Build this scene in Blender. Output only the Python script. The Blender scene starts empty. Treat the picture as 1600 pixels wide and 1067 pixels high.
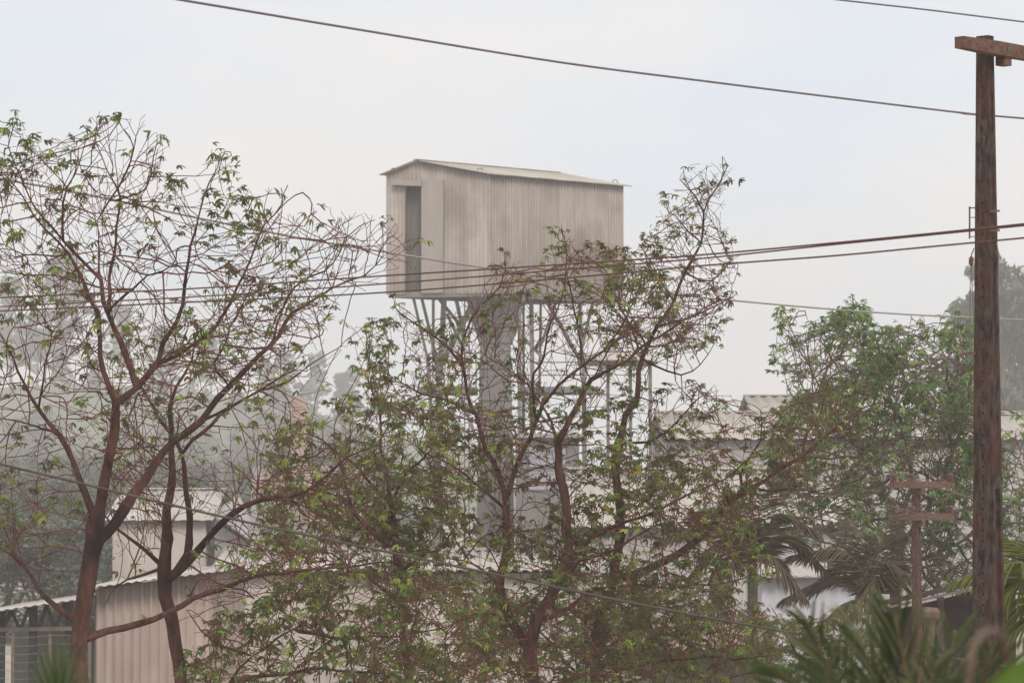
import bpy, math, random
import numpy as np
from mathutils import Vector, Matrix
R = math.radians
rng = np.random.default_rng(7)
random.seed(7)
sc = bpy.context.scene
COL = sc.collection

# ------------------------------------------------------------------ camera, sky, sun, exposure
F = 5051.0            # focal length in photo pixels (1600 wide)
HZ = 740.0            # horizon row
CAMZ = 6.5
PITCH = math.atan((HZ - 533.5) / F)
cam = bpy.data.cameras.new('camera'); camo = bpy.data.objects.new('camera', cam); COL.objects.link(camo)
camo.location = (0, 0, CAMZ); camo.rotation_euler = (math.pi / 2 + PITCH, 0, 0)
cam.sensor_width = 36; cam.lens = 36 * F / 1600
cam.clip_start = 0.5; cam.clip_end = 5000
cam.dof.use_dof = True; cam.dof.focus_distance = 38; cam.dof.aperture_fstop = 6.7
sc.camera = camo

w = bpy.data.worlds.new('World'); sc.world = w; w.use_nodes = True
nt = w.node_tree; N = nt.nodes; Lk = nt.links
for n in list(N): N.remove(n)
SUN_EL, SUN_AZ = R(52), R(160)          # azimuth: compass-like, 0 = +Y, clockwise
sky = N.new('ShaderNodeTexSky'); sky.sky_type = 'NISHITA'; sky.sun_disc = False
sky.sun_elevation = SUN_EL; sky.sun_rotation = SUN_AZ; sky.dust_density = 4.0
b1 = N.new('ShaderNodeBackground'); b1.inputs['Strength'].default_value = 0.10
Lk.new(sky.outputs[0], b1.inputs['Color'])
tc = N.new('ShaderNodeTexCoord'); mp = N.new('ShaderNodeMapping'); mp.inputs['Scale'].default_value = (3.2, 3.2, 9.0)
Lk.new(tc.outputs['Generated'], mp.inputs['Vector'])
nz = N.new('ShaderNodeTexNoise'); nz.inputs['Scale'].default_value = 2.2; nz.inputs['Detail'].default_value = 5; nz.inputs['Roughness'].default_value = 0.45
Lk.new(mp.outputs[0], nz.inputs['Vector'])
cr = N.new('ShaderNodeValToRGB'); cr.color_ramp.elements[0].position = 0.38; cr.color_ramp.elements[0].color = (0.70, 0.765, 0.855, 1)
cr.color_ramp.elements[1].position = 0.62; cr.color_ramp.elements[1].color = (0.83, 0.815, 0.81, 1)
Lk.new(nz.outputs['Fac'], cr.inputs['Fac'])
b2 = N.new('ShaderNodeBackground'); b2.inputs['Strength'].default_value = 1.0
Lk.new(cr.outputs['Color'], b2.inputs['Color'])
mx = N.new('ShaderNodeMixShader'); mx.inputs[0].default_value = 0.88
Lk.new(b1.outputs[0], mx.inputs[1]); Lk.new(b2.outputs[0], mx.inputs[2])
wo = N.new('ShaderNodeOutputWorld'); Lk.new(mx.outputs[0], wo.inputs['Surface'])

sun = bpy.data.lights.new('sun', 'SUN'); sun.energy = 1.5; sun.angle = R(18); sun.color = (1, 0.93, 0.84)
suno = bpy.data.objects.new('sun', sun); COL.objects.link(suno)
sd = Vector((math.sin(SUN_AZ) * math.cos(SUN_EL), math.cos(SUN_AZ) * math.cos(SUN_EL), math.sin(SUN_EL)))
suno.rotation_euler = sd.to_track_quat('Z', 'Y').to_euler(); suno.location = (0, -20, 60)
vs = sc.view_settings; vs.view_transform = 'Standard'; vs.look = 'None'; vs.gamma = 1; vs.exposure = 0.27
sc.render.engine = 'CYCLES'
sc.cycles.use_denoising = True
sc.cycles.max_bounces = 6; sc.cycles.diffuse_bounces = 3; sc.cycles.transmission_bounces = 3
sc.cycles.volume_bounces = 4; sc.cycles.transparent_max_bounces = 8

CP, SP = math.cos(PITCH), math.sin(PITCH)
def P(px, py, D):
    """photo pixel at ground distance D (metres along +Y) -> world point"""
    a = (px - 800) / F; b = (533.5 - py) / F
    y = CP - b * SP; z = SP + b * CP
    s = D / y
    return Vector((a * s, D, CAMZ + z * s))
def m_per_px(D): return D / F

def ground_z(y):
    t = min(1, max(0, (y - 3) / 21.0)); t = t * t * (3 - 2 * t)
    return 4.7 * (1 - t)

# ------------------------------------------------------------------ helpers
def link(o, parent=None):
    COL.objects.link(o)
    if parent is not None: o.parent = parent
    return o
def tag(o, label=None, cat=None, group=None, kind=None):
    if label: o['label'] = label
    if cat: o['category'] = cat
    if group: o['group'] = group
    if kind: o['kind'] = kind
    return o
def thing(name, label, cat, loc=(0, 0, 0), group=None):
    o = bpy.data.objects.new(name, None); o.empty_display_size = 0.2
    o.location = loc; link(o)
    return tag(o, label, cat, group)
def root_loc(p):
    while p.parent is not None: p = p.parent
    return np.array(p.location)
def mesh_np(name, v, faces, mats, mi=None, smooth=False):
    """faces: list of index sequences or one (n,k) array"""
    me = bpy.data.meshes.new(name)
    v = np.asarray(v, dtype=np.float32)
    if isinstance(faces, np.ndarray):
        nf, k = faces.shape
        me.vertices.add(len(v)); me.vertices.foreach_set('co', v.ravel())
        me.loops.add(nf * k); me.loops.foreach_set('vertex_index', faces.astype(np.int32).ravel())
        me.polygons.add(nf); me.polygons.foreach_set('loop_start', np.arange(0, nf * k, k, dtype=np.int32))
        me.polygons.foreach_set('loop_total', np.full(nf, k, dtype=np.int32))
        me.update(calc_edges=True)
    else:
        me.from_pydata([tuple(map(float, p)) for p in v], [], [tuple(int(i) for i in f) for f in faces]); me.update()
    for m in (mats if isinstance(mats, (list, tuple)) else [mats]): me.materials.append(m)
    if mi is not None: me.polygons.foreach_set('material_index', np.asarray(mi, dtype=np.int32))
    if smooth: me.polygons.foreach_set('use_smooth', np.ones(len(me.polygons), dtype=bool))
    return me
def obj(name, v, faces, mats, parent=None, mi=None, smooth=False, loc=None):
    """verts in world space; shifted into the root's space when parented"""
    v = np.asarray(v, dtype=np.float64)
    if parent is not None: v = v - root_loc(parent)
    elif loc is not None: v = v - np.array(loc)
    o = bpy.data.objects.new(name, mesh_np(name, v, faces, mats, mi, smooth))
    if parent is None and loc is not None: o.location = loc
    return link(o, parent)
class MB:
    def __init__(s): s.v = []; s.f = []
    def add(s, v, f):
        n = len(s.v); s.v += [tuple(p) for p in v]; s.f += [tuple(i + n for i in q) for q in f]; return s
    def hexa(s, b4, t4):
        return s.add(list(b4) + list(t4), [(3, 2, 1, 0), (4, 5, 6, 7), (0, 1, 5, 4), (1, 2, 6, 5), (2, 3, 7, 6), (3, 0, 4, 7)])
    def box(s, c, sx, sy, sz, rz=0):
        c = Vector(c); ca, sa = math.cos(rz), math.sin(rz)
        def q(x, y, z): return c + Vector((x * ca - y * sa, x * sa + y * ca, z))
        h = (sx / 2, sy / 2, sz / 2)
        k = [(-1, -1), (1, -1), (1, 1), (-1, 1)]
        return s.hexa([q(a * h[0], b * h[1], -h[2]) for a, b in k], [q(a * h[0], b * h[1], h[2]) for a, b in k])
    def bar(s, a, b, wd, ht=None):
        a = Vector(a); b = Vector(b); ht = ht or wd; d = (b - a).normalized()
        up = Vector((0, 0, 1)) if abs(d.z) < .9 else Vector((0, 1, 0))
        x = d.cross(up).normalized() * wd / 2; y = x.normalized().cross(d).normalized() * ht / 2
        k = [(-1, -1), (1, -1), (1, 1), (-1, 1)]
        return s.hexa([a + x * i + y * j for i, j in k], [b + x * i + y * j for i, j in k])
    def tube(s, pts, r, n=6, cap=True):
        pts = [Vector(p) for p in pts]; rr = r if isinstance(r, (list, tuple)) else [r] * len(pts)
        base = len(s.v); x = None
        for i, p in enumerate(pts):
            d = (pts[min(i + 1, len(pts) - 1)] - pts[max(i - 1, 0)]).normalized()
            if x is None: x = d.orthogonal().normalized()
            else:
                x = (x - d * x.dot(d))
                x = x.normalized() if x.length > 1e-6 else d.orthogonal().normalized()
            y = d.cross(x)
            for k in range(n):
                a = 2 * math.pi * k / n; s.v.append(tuple(p + (x * math.cos(a) + y * math.sin(a)) * rr[i]))
        for i in range(len(pts) - 1):
            for k in range(n):
                a = base + i * n + k; b = base + i * n + (k + 1) % n
                s.f.append((a, b, b + n, a + n))
        if cap:
            s.f.append(tuple(base + k for k in reversed(range(n)))); s.f.append(tuple(base + (len(pts) - 1) * n + k for k in range(n)))
        return s
    def lathe(s, c, prof, n=10):
        c = Vector(c); base = len(s.v)
        for r, z in prof:
            for k in range(n):
                a = 2 * math.pi * k / n; s.v.append((c.x + r * math.cos(a), c.y + r * math.sin(a), c.z + z))
        for i in range(len(prof) - 1):
            for k in range(n):
                a = base + i * n + k; b = base + i * n + (k + 1) % n
                s.f.append((a, b, b + n, a + n))
        s.f.append(tuple(base + k for k in reversed(range(n)))); s.f.append(tuple(base + (len(prof) - 1) * n + k for k in range(n)))
        return s
    def build(s, name, mat, parent=None, smooth=False, loc=None): return obj(name, s.v, s.f, mat, parent, smooth=smooth, loc=loc)

# ------------------------------------------------------------------ materials
def mat(name, col, col2=None, scale=3.0, rough=0.85, bump=0.0, bscale=30.0, stretch=(1, 1, 1), detail=6, lo=.35, hi=.68, col3=None, s3=0.6, translucent=0.0, metal=0.0, sheetvar=0.0):
    m = bpy.data.materials.new(name); m.use_nodes = True
    t = m.node_tree; n = t.nodes; l = t.links
    bs = n['Principled BSDF']; bs.inputs['Roughness'].default_value = rough; bs.inputs['Metallic'].default_value = metal
    bs.inputs['Specular IOR Level'].default_value = 0.25
    co = n.new('ShaderNodeTexCoord'); ma = n.new('ShaderNodeMapping'); ma.inputs['Scale'].default_value = stretch
    l.new(co.outputs['Object'], ma.inputs['Vector'])
    out = None
    if col2:
        a = n.new('ShaderNodeTexNoise'); a.inputs['Scale'].default_value = scale; a.inputs['Detail'].default_value = detail; a.inputs['Roughness'].default_value = .6
        l.new(ma.outputs[0], a.inputs['Vector'])
        r = n.new('ShaderNodeValToRGB'); r.color_ramp.elements[0].position = lo; r.color_ramp.elements[1].position = hi
        r.color_ramp.elements[0].color = (*col, 1); r.color_ramp.elements[1].color = (*col2, 1)
        l.new(a.outputs['Fac'], r.inputs['Fac']); out = r.outputs['Color']
        if col3:
            a3 = n.new('ShaderNodeTexNoise'); a3.inputs['Scale'].default_value = s3; a3.inputs['Detail'].default_value = 3
            l.new(co.outputs['Object'], a3.inputs['Vector'])
            r3 = n.new('ShaderNodeValToRGB'); r3.color_ramp.elements[0].position = .45; r3.color_ramp.elements[1].position = .7
            l.new(a3.outputs['Fac'], r3.inputs['Fac'])
            mi = n.new('ShaderNodeMixRGB'); mi.inputs[2].default_value = (*col3, 1)
            l.new(r3.outputs['Color'], mi.inputs[0]); l.new(out, mi.inputs[1]); out = mi.outputs[0]
        l.new(out, bs.inputs['Base Color'])
    else: bs.inputs['Base Color'].default_value = (*col, 1)
    if sheetvar and out is not None:
        oi = n.new('ShaderNodeObjectInfo'); mr_ = n.new('ShaderNodeMapRange'); mr_.inputs['To Min'].default_value = 1 - sheetvar; mr_.inputs['To Max'].default_value = 1 + sheetvar
        l.new(oi.outputs['Random'], mr_.inputs['Value']); hs = n.new('ShaderNodeHueSaturation'); l.new(mr_.outputs[0], hs.inputs['Value']); l.new(out, hs.inputs['Color']); out = hs.outputs[0]
        l.new(out, bs.inputs['Base Color'])
    if bump:
        b = n.new('ShaderNodeTexNoise'); b.inputs['Scale'].default_value = bscale; b.inputs['Detail'].default_value = 6
        l.new(ma.outputs[0], b.inputs['Vector'])
        bp = n.new('ShaderNodeBump'); bp.inputs['Strength'].default_value = bump; bp.inputs['Distance'].default_value = 0.02
        l.new(b.outputs['Fac'], bp.inputs['Height']); l.new(bp.outputs[0], bs.inputs['Normal'])
    if translucent:
        tr = n.new('ShaderNodeBsdfTranslucent')
        if out is not None: l.new(out, tr.inputs['Color'])
        else: tr.inputs['Color'].default_value = (*col, 1)
        ms = n.new('ShaderNodeMixShader'); ms.inputs[0].default_value = translucent
        l.new(bs.outputs[0], ms.inputs[1]); l.new(tr.outputs[0], ms.inputs[2]); l.new(ms.outputs[0], n['Material Output'].inputs['Surface'])
    return m
M = {}
M['ground'] = mat('dusty_earth', (.34, .28, .235), (.46, .40, .345), .25, bump=.3, bscale=3, col3=(.20, .21, .13), s3=.06)
M['clad'] = mat('dusty_cladding', (.33, .28, .245), (.43, .375, .335), 1.3, stretch=(3, 3, .35), col3=(.25, .205, .175), s3=.5, rough=.8, sheetvar=.05)
M['clad_door'] = mat('door_cladding', (.355, .305, .265), (.42, .37, .33), .8, stretch=(2, 2, .4), rough=.75)
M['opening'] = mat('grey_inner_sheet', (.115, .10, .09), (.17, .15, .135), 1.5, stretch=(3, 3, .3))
M['roof'] = mat('dusty_roof', (.44, .40, .335), (.54, .49, .42), 1.2, col3=(.45, .41, .35), s3=.5, rough=.9, sheetvar=.09)
M['roof_pale'] = mat('pale_roof', (.50, .44, .385), (.60, .54, .48), .5, col3=(.40, .34, .29), s3=.25, rough=.9, sheetvar=.09)
M['steel'] = mat('dusty_steel', (.19, .172, .16), (.27, .245, .23), 1.5, rough=.8)
M['conc'] = mat('dusty_concrete', (.18, .168, .158), (.27, .25, .235), .7, bump=.2, bscale=8, stretch=(1, 1, .4))
M['dark'] = mat('dark_interior', (.035, .033, .035), (.06, .055, .055), 2)
M['pinkclad'] = mat('pink_cladding', (.31, .24, .21), (.42, .34, .305), 1.1, stretch=(3, 3, .3), col3=(.33, .245, .21), s3=.8, sheetvar=.09)
M['graywall'] = mat('grey_plaster', (.33, .30, .29), (.42, .39, .37), .5, stretch=(1, 1, .4))
M['beigewall'] = mat('beige_plaster', (.42, .37, .33), (.52, .46, .41), .4, stretch=(1, 1, .4))
M['white'] = mat('white_sheet', (.42, .41, .44), (.51, .50, .525), .8)
M['brick'] = mat('brick_red', (.43, .30, .25), (.54, .41, .355), 2.5)
M['greenwall'] = mat('green_grey_wall', (.16, .175, .145), (.23, .24, .20), .8)
M['pinkroof'] = mat('pink_tile_roof', (.32, .20, .175), (.43, .30, .265), 3)
M['thatch'] = mat('dark_roof', (.055, .035, .03), (.10, .07, .06), 4)
M['edge'] = mat('weathered_board', (.15, .115, .095), (.24, .185, .15), 4)
M['pole'] = mat('stained_pole', (.022, .016, .014), (.13, .09, .072), 24, bump=1.0, bscale=60, stretch=(1, 1, .3), col3=(.10, .04, .028), s3=1.8, rough=.95)
M['pole_hole'] = mat('hole_shade', (.02, .013, .012))
M['arm'] = mat('dusty_crossarm', (.10, .05, .037), (.22, .12, .088), 16, bump=.5, bscale=40, col3=(.15, .085, .065), s3=2.5)
M['pole2'] = mat('dusty_pole', (.085, .046, .037), (.16, .09, .072), 14, bump=.5, bscale=40)
M['insul'] = mat('brown_porcelain', (.10, .04, .033), (.17, .075, .06), 8, rough=.4)
M['iron'] = mat('rusty_iron', (.12, .07, .055), (.2, .11, .08), 12)
M['wire_r'] = mat('rusty_wire', (.115, .056, .046), (.17, .085, .07), 3)
M['wire_g'] = mat('grey_wire', (.16, .13, .135), (.22, .18, .18), 3)
M['wire_f'] = mat('dusty_wire', (.30, .26, .25), (.38, .33, .32), 3)
M['wire_k'] = mat('green_black_cable', (.075, .068, .056), (.115, .10, .08), 3)
M['wire_p'] = mat('dusty_thin_wire', (.20, .14, .115), (.28, .2, .165), 3)
M['glass'] = mat('dusty_glass', (.42, .43, .45), rough=.3)
def leafmat(name, a, b, tr=.35): return mat(name, a, b, 9, rough=.6, translucent=tr, lo=.3, hi=.7)
M['bark'] = mat('red_dusted_bark', (.052, .023, .018), (.165, .078, .059), 11, bump=1.0, bscale=34, stretch=(1, 1, .35), col3=(.028, .015, .013), s3=1.5, rough=.95)
M['twig'] = mat('red_dusted_twig', (.105, .037, .027), (.19, .080, .059), 4, rough=.95)
M['bark2'] = mat('brown_bark', (.12, .075, .06), (.2, .13, .105), 6, bump=.6, bscale=28)
LEAF = [leafmat('leaf_dusty', (.105, .092, .034), (.215, .175, .075)), leafmat('leaf_mid', (.085, .125, .028), (.165, .205, .06)), leafmat('leaf_fresh', (.20, .28, .04), (.32, .38, .08)), leafmat('leaf_yellow', (.38, .33, .06), (.46, .38, .10))]
LEAF_G = [leafmat('leaf_green', (.115, .195, .055), (.19, .28, .095)), leafmat('leaf_deep', (.08, .14, .048), (.13, .195, .075)), leafmat('leaf_bright', (.20, .31, .06), (.28, .40, .11)), leafmat('leaf_yellowing', (.42, .36, .07), (.5, .4, .12))]
M['euc'] = leafmat('eucalyptus_leaf_hazed', (.11, .13, .085), (.17, .185, .135), .25)  # dust-greyed leaf tone, also paled to paint in some of the distance haze
M['palm'] = leafmat('palm_green', (.075, .11, .042), (.14, .175, .07), .4)
M['palm_tip'] = leafmat('palm_green_pale', (.17, .18, .08), (.27, .26, .13), .4)
M['palm_y'] = leafmat('palm_yellow_green', (.11, .15, .028), (.22, .21, .045), .35)
M['palm_dust'] = leafmat('palm_dusty', (.12, .10, .065), (.24, .175, .125), .2)
M['palm_trunk'] = mat('palm_trunk', (.12, .12, .075), (.2, .175, .12), 4, bump=.6, bscale=14, stretch=(1, 1, 3))
M['rachis'] = mat('rachis', (.17, .12, .055), (.25, .19, .095), 5)
M['dry'] = mat('dry_stalk', (.13, .085, .065), (.19, .13, .10), 5)
M['broad'] = leafmat('broad_leaf', (.10, .17, .03), (.145, .23, .045), .4)

# ------------------------------------------------------------------ ground
ys = np.concatenate([np.linspace(-40, 30, 36), np.array([45, 70, 110, 200, 400, 900, 1500.])])
xs = np.array([-800, -200, -60, -25, -10, 0, 10, 25, 60, 200, 800.])
gv = [(x, y, ground_z(y)) for y in ys for x in xs]; nx = len(xs)
gf = [(j * nx + i, j * nx + i + 1, (j + 1) * nx + i + 1, (j + 1) * nx + i) for j in range(len(ys) - 1) for i in range(nx - 1)]
tag(obj('ground', gv, gf, M['ground'], smooth=True), 'dusty reddish earth between the sheds', None, kind='structure')

# ------------------------------------------------------------------ corrugated sheets
def corr(name, O, U, V, pitch, amp, m, parent, sheet=1.1, prof='sine', vtop=None, flip=False, vbot=None):
    """rows of separate sheets: U = full width vector, V = full height vector; vtop(u) in 0..1 gives each column's length"""
    O = np.array(O, float); U = np.array(U, float); V = np.array(V, float)
    W = np.linalg.norm(U); nrm = np.cross(U, V); nrm /= np.linalg.norm(nrm)
    if flip: nrm = -nrm
    ns = max(1, round(W / sheet)); out = []
    for k in range(ns):
        a, b = W * k / ns, W * (k + 1) / ns
        per = 8 if prof == 'sine' else 6
        n = max(4, int((b - a) / pitch * per))
        u = np.linspace(a, b, n + 1)
        ph = (u / pitch) % 1.0
        h = amp * np.sin(2 * np.pi * ph) if prof == 'sine' else amp * np.clip(np.minimum(ph, .42 - ph) * 12, 0, 1)
        h = h + (0.006 if k % 2 else 0.0) + rng.normal(0, .002)
        lo = np.array([vbot(x / W) for x in u]) if vbot else np.zeros(n + 1)
        hi = np.array([vtop(x / W) for x in u]) if vtop else np.ones(n + 1)
        base = O + np.outer(u / W, U) + np.outer(h, nrm)
        v0 = base + np.outer(lo, V); v1 = base + np.outer(hi, V)
        v = np.concatenate([v0, v1, v1 - nrm * .012, v0 - nrm * .012]); q = n + 1
        i = np.arange(n)
        f = np.concatenate([np.stack([i + r * q, i + 1 + r * q, i + 1 + (r + 1) * q, i + (r + 1) * q], 1) for r in range(3)])
        out.append(obj(name, v, f, m, parent, smooth=(prof == 'sine')))
    return out

# ------------------------------------------------------------------ the tower cabin
def V3(p, z): return Vector((p.x, p.y, z))
def zat(py, D): return P(800, py, D).z
Nn = P(763, 458, 150); Lf = P(604, 458, 151.2); Rt = P(973, 458, 156.2); Lf.z = Rt.z = Nn.z
zb, zr, zl, za = zat(458, 150), zat(272, 150), zat(273, 151.2), zat(252, 150.7)
Bk = Lf + Rt - Nn
tw = thing('tower_cabin', 'dusty corrugated metal cabin raised high on a tower of struts', 'tower', (Nn.x, Nn.y + 3, 0))
gU = Nn - Lf; W = gU.length
ridge_t = (655 - 604) / (763 - 604)
def gtop(t): return ((zl + (za - zl) * t / ridge_t) if t < ridge_t else (za + (zr - za) * (t - ridge_t) / (1 - ridge_t)))
H1 = za - zb
def gt(t): return (gtop(t) - zb) / H1
def vec(p, z): return np.array((p.x, p.y, z))
Vup = np.array((0, 0, H1))
# gable cladding in three bays: left strip, above the door, right part
def tpx(px): return (px - 604) / (763 - 604)
t1, t2, t3 = tpx(632), tpx(659), tpx(694)
zd = (zat(289, 150.5) - zb) / H1
def sub(a, b, vb=None, name='cladding_sheet', m=None, amp=.018, off=0.0, pitch=.19):
    o = vec(Lf + gU * a, zb); u = np.array(gU * (b - a))
    n_ = np.cross(u, Vup); n_ /= np.linalg.norm(n_)
    return corr(name, o + n_ * off, u, Vup, pitch, amp, m or M['clad'], tw, vtop=lambda s: gt(a + (b - a) * s), vbot=(lambda s: vb) if vb else None)
sub(0, t1); sub(t1, t2, zd); sub(t2, t3); sub(t3, 1)
n_ = np.cross(np.array(gU), Vup); n_ /= np.linalg.norm(n_)
# recessed inner sheet behind the opening
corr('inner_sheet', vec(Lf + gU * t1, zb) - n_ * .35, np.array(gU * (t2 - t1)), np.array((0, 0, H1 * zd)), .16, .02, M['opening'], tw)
mb = MB(); 
for a in (t1, t2): mb.bar(Vector(vec(Lf + gU * a, zb + .02) - n_ * .17), Vector(vec(Lf + gU * a, zb + H1 * zd) - n_ * .17), .05, .36)
mb.build('door_jamb', M['steel'], tw)
# sliding door panel (flat) and its header rail
p0, p1 = Lf + gU * t2, Lf + gU * t3
zt = zat(281, 150.4); off = n_ * .07
mb = MB(); mb.hexa([Vector(vec(p0, zb + .05) + off), Vector(vec(p1, zb + .05) + off), Vector(vec(p1, zb + .05) + off * .5), Vector(vec(p0, zb + .05) + off * .5)],
                   [Vector(vec(p0, zt) + off), Vector(vec(p1, zt) + off), Vector(vec(p1, zt) + off * .5), Vector(vec(p0, zt) + off * .5)])
dr = mb.build('sliding_door', M['clad_door'], tw)
MB().bar(Vector(vec(p1, zb + .05) + off * 1.05), Vector(vec(p1, zt) + off * 1.05), .035).build('door_edge', M['steel'], dr)
q0, q1 = Lf + gU * tpx(615), Lf + gU * tpx(660)
MB().bar(Vector(vec(q0, zat(282, 150)) + n_ * .12), Vector(vec(q1, zat(285, 150)) + n_ * .12), .2, .26).build('door_header', M['clad_door'], tw)
# side cladding (right), far sides
sU = Rt - Nn
corr('cladding_sheet', vec(Nn, zb), np.array(sU), np.array((0, 0, zr - zb)), .185, .085, M['clad'], tw)
corr('cladding_sheet', vec(Rt, zb), np.array(Bk - Rt), np.array((0, 0, zr - zb)), .185, .03, M['clad'], tw)
corr('cladding_sheet', vec(Bk, zb), np.array(Lf - Bk), np.array((0, 0, zl - zb)), .185, .03, M['clad'], tw)
# roof: two slopes with overhang, corrugation running down the slope
sdir = sU.normalized(); gdir = gU.normalized()
ap = Vector(vec(Lf + gU * ridge_t, za + .05)); Lr = sU + sdir * .5
a0 = ap - sdir * .25
e_r = Vector(vec(Nn, zr + .05)) - sdir * .25; e_l = Vector(vec(Lf, zl + .05)) - sdir * .25
vr = (e_r - a0); vr = vr * (1 + .3 / vr.length); vl = (e_l - a0); vl = vl * (1 + .22 / vl.length)
rf = corr('roof_sheet', np.array(a0 + vr), np.array(Lr), np.array(-vr), .19, .028, M['roof'], tw)
corr('roof_sheet', np.array(a0 + Vector((0, 0, .004))), np.array(Lr), np.array(vl), .19, .028, M['roof'], tw)
MB().bar(a0 + Vector((0, 0, .03)), a0 + Lr + Vector((0, 0, .03)), .3, .03).build('ridge_cap', M['roof'], tw)
for px, py, D in ((615, 268, 150.8), (750, 268, 150.3), (961, 286, 156)):
    c = P(px, py, D); mb = MB()
    mb.tube([c + Vector((.13 * math.cos(a), 0, .02 + .13 * math.sin(a))) for a in np.linspace(-.4, math.pi + .4, 9)], .025, 5).build('lifting_ring', M['steel'], tw)
# floor frame under the cabin
for a, b in ((Lf, Nn), (Nn, Rt), (Rt, Bk), (Bk, Lf)):
    ii = (b - a).normalized() * .03; inn = ((Nn + Bk) / 2 - (a + b) / 2).normalized() * .12
    MB().bar(Vector(vec(a + ii + inn, zb - .02)), Vector(vec(b - ii + inn, zb - .02)), .14, .26).build('floor_beam', M['steel'], tw)
cc = (Nn + Bk) / 2
mb = MB(); k = .985
mb.hexa([Vector(vec(cc + (q - cc) * k, zb + .03)) for q in (Lf, Nn, Rt, Bk)], [Vector(vec(cc + (q - cc) * k, zb + .10)) for q in (Lf, Nn, Rt, Bk)])
mb.build('floor_plate', M['conc'], tw)
for s in np.linspace(.12, .88, 5):
    MB().bar(Vector(vec(Lf + sU * s + gdir * .2, zb - .05)), Vector(vec(Nn + sU * s - gdir * .2, zb - .05)), .12, .15).build('floor_joist', M['steel'], tw)
# struts
def strut(x0, y0, x1, y1, D0, D1, wpx, name='strut', extend=False):
    a = P(x0, y0, D0); b = P(x1, y1, D1)
    if extend: b = a + (b - a) * ((a.z - 0.0) / (a.z - b.z))
    MB().bar(a, b, wpx * D0 / F, wpx * D0 / F * .8).build(name, M['steel'], tw)
ST = [(645, 461, 667, 556, 152, 152.5, 4.5), (658, 462, 682, 560, 153.5, 154, 5), (677, 463, 677, 560, 155, 155, 4.5), (694, 464, 687, 600, 152, 152.5, 8.5),
      (685, 466, 722, 512, 152, 152.5, 5), (698, 490, 722, 540, 153, 153, 5), (712, 464, 726, 530, 156, 155, 5), (740, 472, 692, 565, 152.5, 152, 9),
      (818, 462, 818, 606, 154, 154, 4), (830, 462, 832, 606, 153, 153, 7), (845, 462, 843, 606, 157, 157, 4), (905, 464, 912, 606, 156, 156, 5),
      (928, 464, 903, 570, 157, 156, 5), (872, 463, 845, 540, 155, 154.5, 5), (850, 464, 905, 560, 155, 156, 5), (810, 520, 850, 560, 153, 153, 7)]
for s in ST: strut(*s)
for x0, y0, x1, D, wd in ((688, 598, 684, 152.5, 9), (668, 552, 676, 152.5, 6), (831, 600, 833, 153, 9), (912, 600, 914, 156, 7), (682, 556, 686, 154, 5), (818, 600, 818, 154.5, 5)):
    strut(x0, y0, x1, y0 + 130, D, D, wd, 'lower_leg', True)
for x0, y0, x1, y1, D in ((700, 640, 668, 720, 152), (668, 640, 700, 720, 152.2), (720, 620, 742, 680, 152), (838, 640, 905, 720, 154), (905, 640, 838, 720, 154.3)):
    strut(x0, y0, x1, y1, D, D, 5, 'brace')
def slab(x0, x1, y0, y1, D0, D1, name, m):
    a = P(x0, y0, D0); b = P(x1, y1, D0); d = D1 - D0
    mb = MB(); mb.hexa([(a.x, D0, b.z), (b.x, D0, b.z), (b.x, D1, b.z), (a.x, D1, b.z)], [(a.x, D0, a.z), (b.x, D0, a.z), (b.x, D1, a.z), (a.x, D1, a.z)])
    return mb
slab(652, 745, 604, 614, 151.4, 156.5, 'p', None).build('platform', M['conc'], tw)
slab(815, 930, 604, 613, 151.8, 157, 'p', None).build('platform', M['conc'], tw)
for zz in (566, 586):
    MB().bar(P(654, zz, 151.5), P(745, zz, 151.5), .06).build('guard_rail', M['steel'], tw)
    MB().bar(P(815, zz, 152), P(928, zz, 152), .06).build('guard_rail', M['steel'], tw)
for px in (655, 676, 700, 722, 744):
    MB().bar(P(px, 562, 151.5), P(px, 605, 151.5), .05).build('rail_post', M['steel'], tw)
# central hopper and shaft
mb = MB()
def ring(py, x0, x1, D0, D1): 
    a = P(x0, py, D0); b = P(x1, py, D0); return [(a.x, D0, a.z), (b.x, D0, a.z), (b.x, D1, a.z), (a.x, D1, a.z)]
mb.hexa(ring(535, 748, 800, 152, 155), ring(462, 727, 823, 151.6, 155.6)); mb.build('hopper', M['conc'], tw)
g0 = ring(535, 750, 798, 152.1, 154.9); g1 = [(x, y, 0) for x, y, z in ring(700, 742, 806, 152.1, 154.9)]
MB().hexa(g1, g0).build('shaft', M['conc'], tw)

for py in (575, 625, 680): 
    q = ring(py, 747, 801, 152.02, 154.98); MB().hexa(q, [(x, y, z + .14) for x, y, z in q]).build('shaft_band', M['steel'], tw)
for px in (726, 733): MB().tube([P(px, 470, 151.6), (P(px, 470, 151.6).x, 151.6, 0)], .035, 5).build('ladder_rail', M['steel'], tw)
for py in range(480, 800, 10): MB().bar(P(726, py, 151.6), P(733, py, 151.6), .03).build('ladder_rung', M['steel'], tw)
MB().tube([P(812, 470, 151.7), P(812, 560, 151.7), (P(812, 560, 151.7).x, 151.7, 0)], .09, 8).build('down_pipe', M['steel'], tw)
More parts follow.
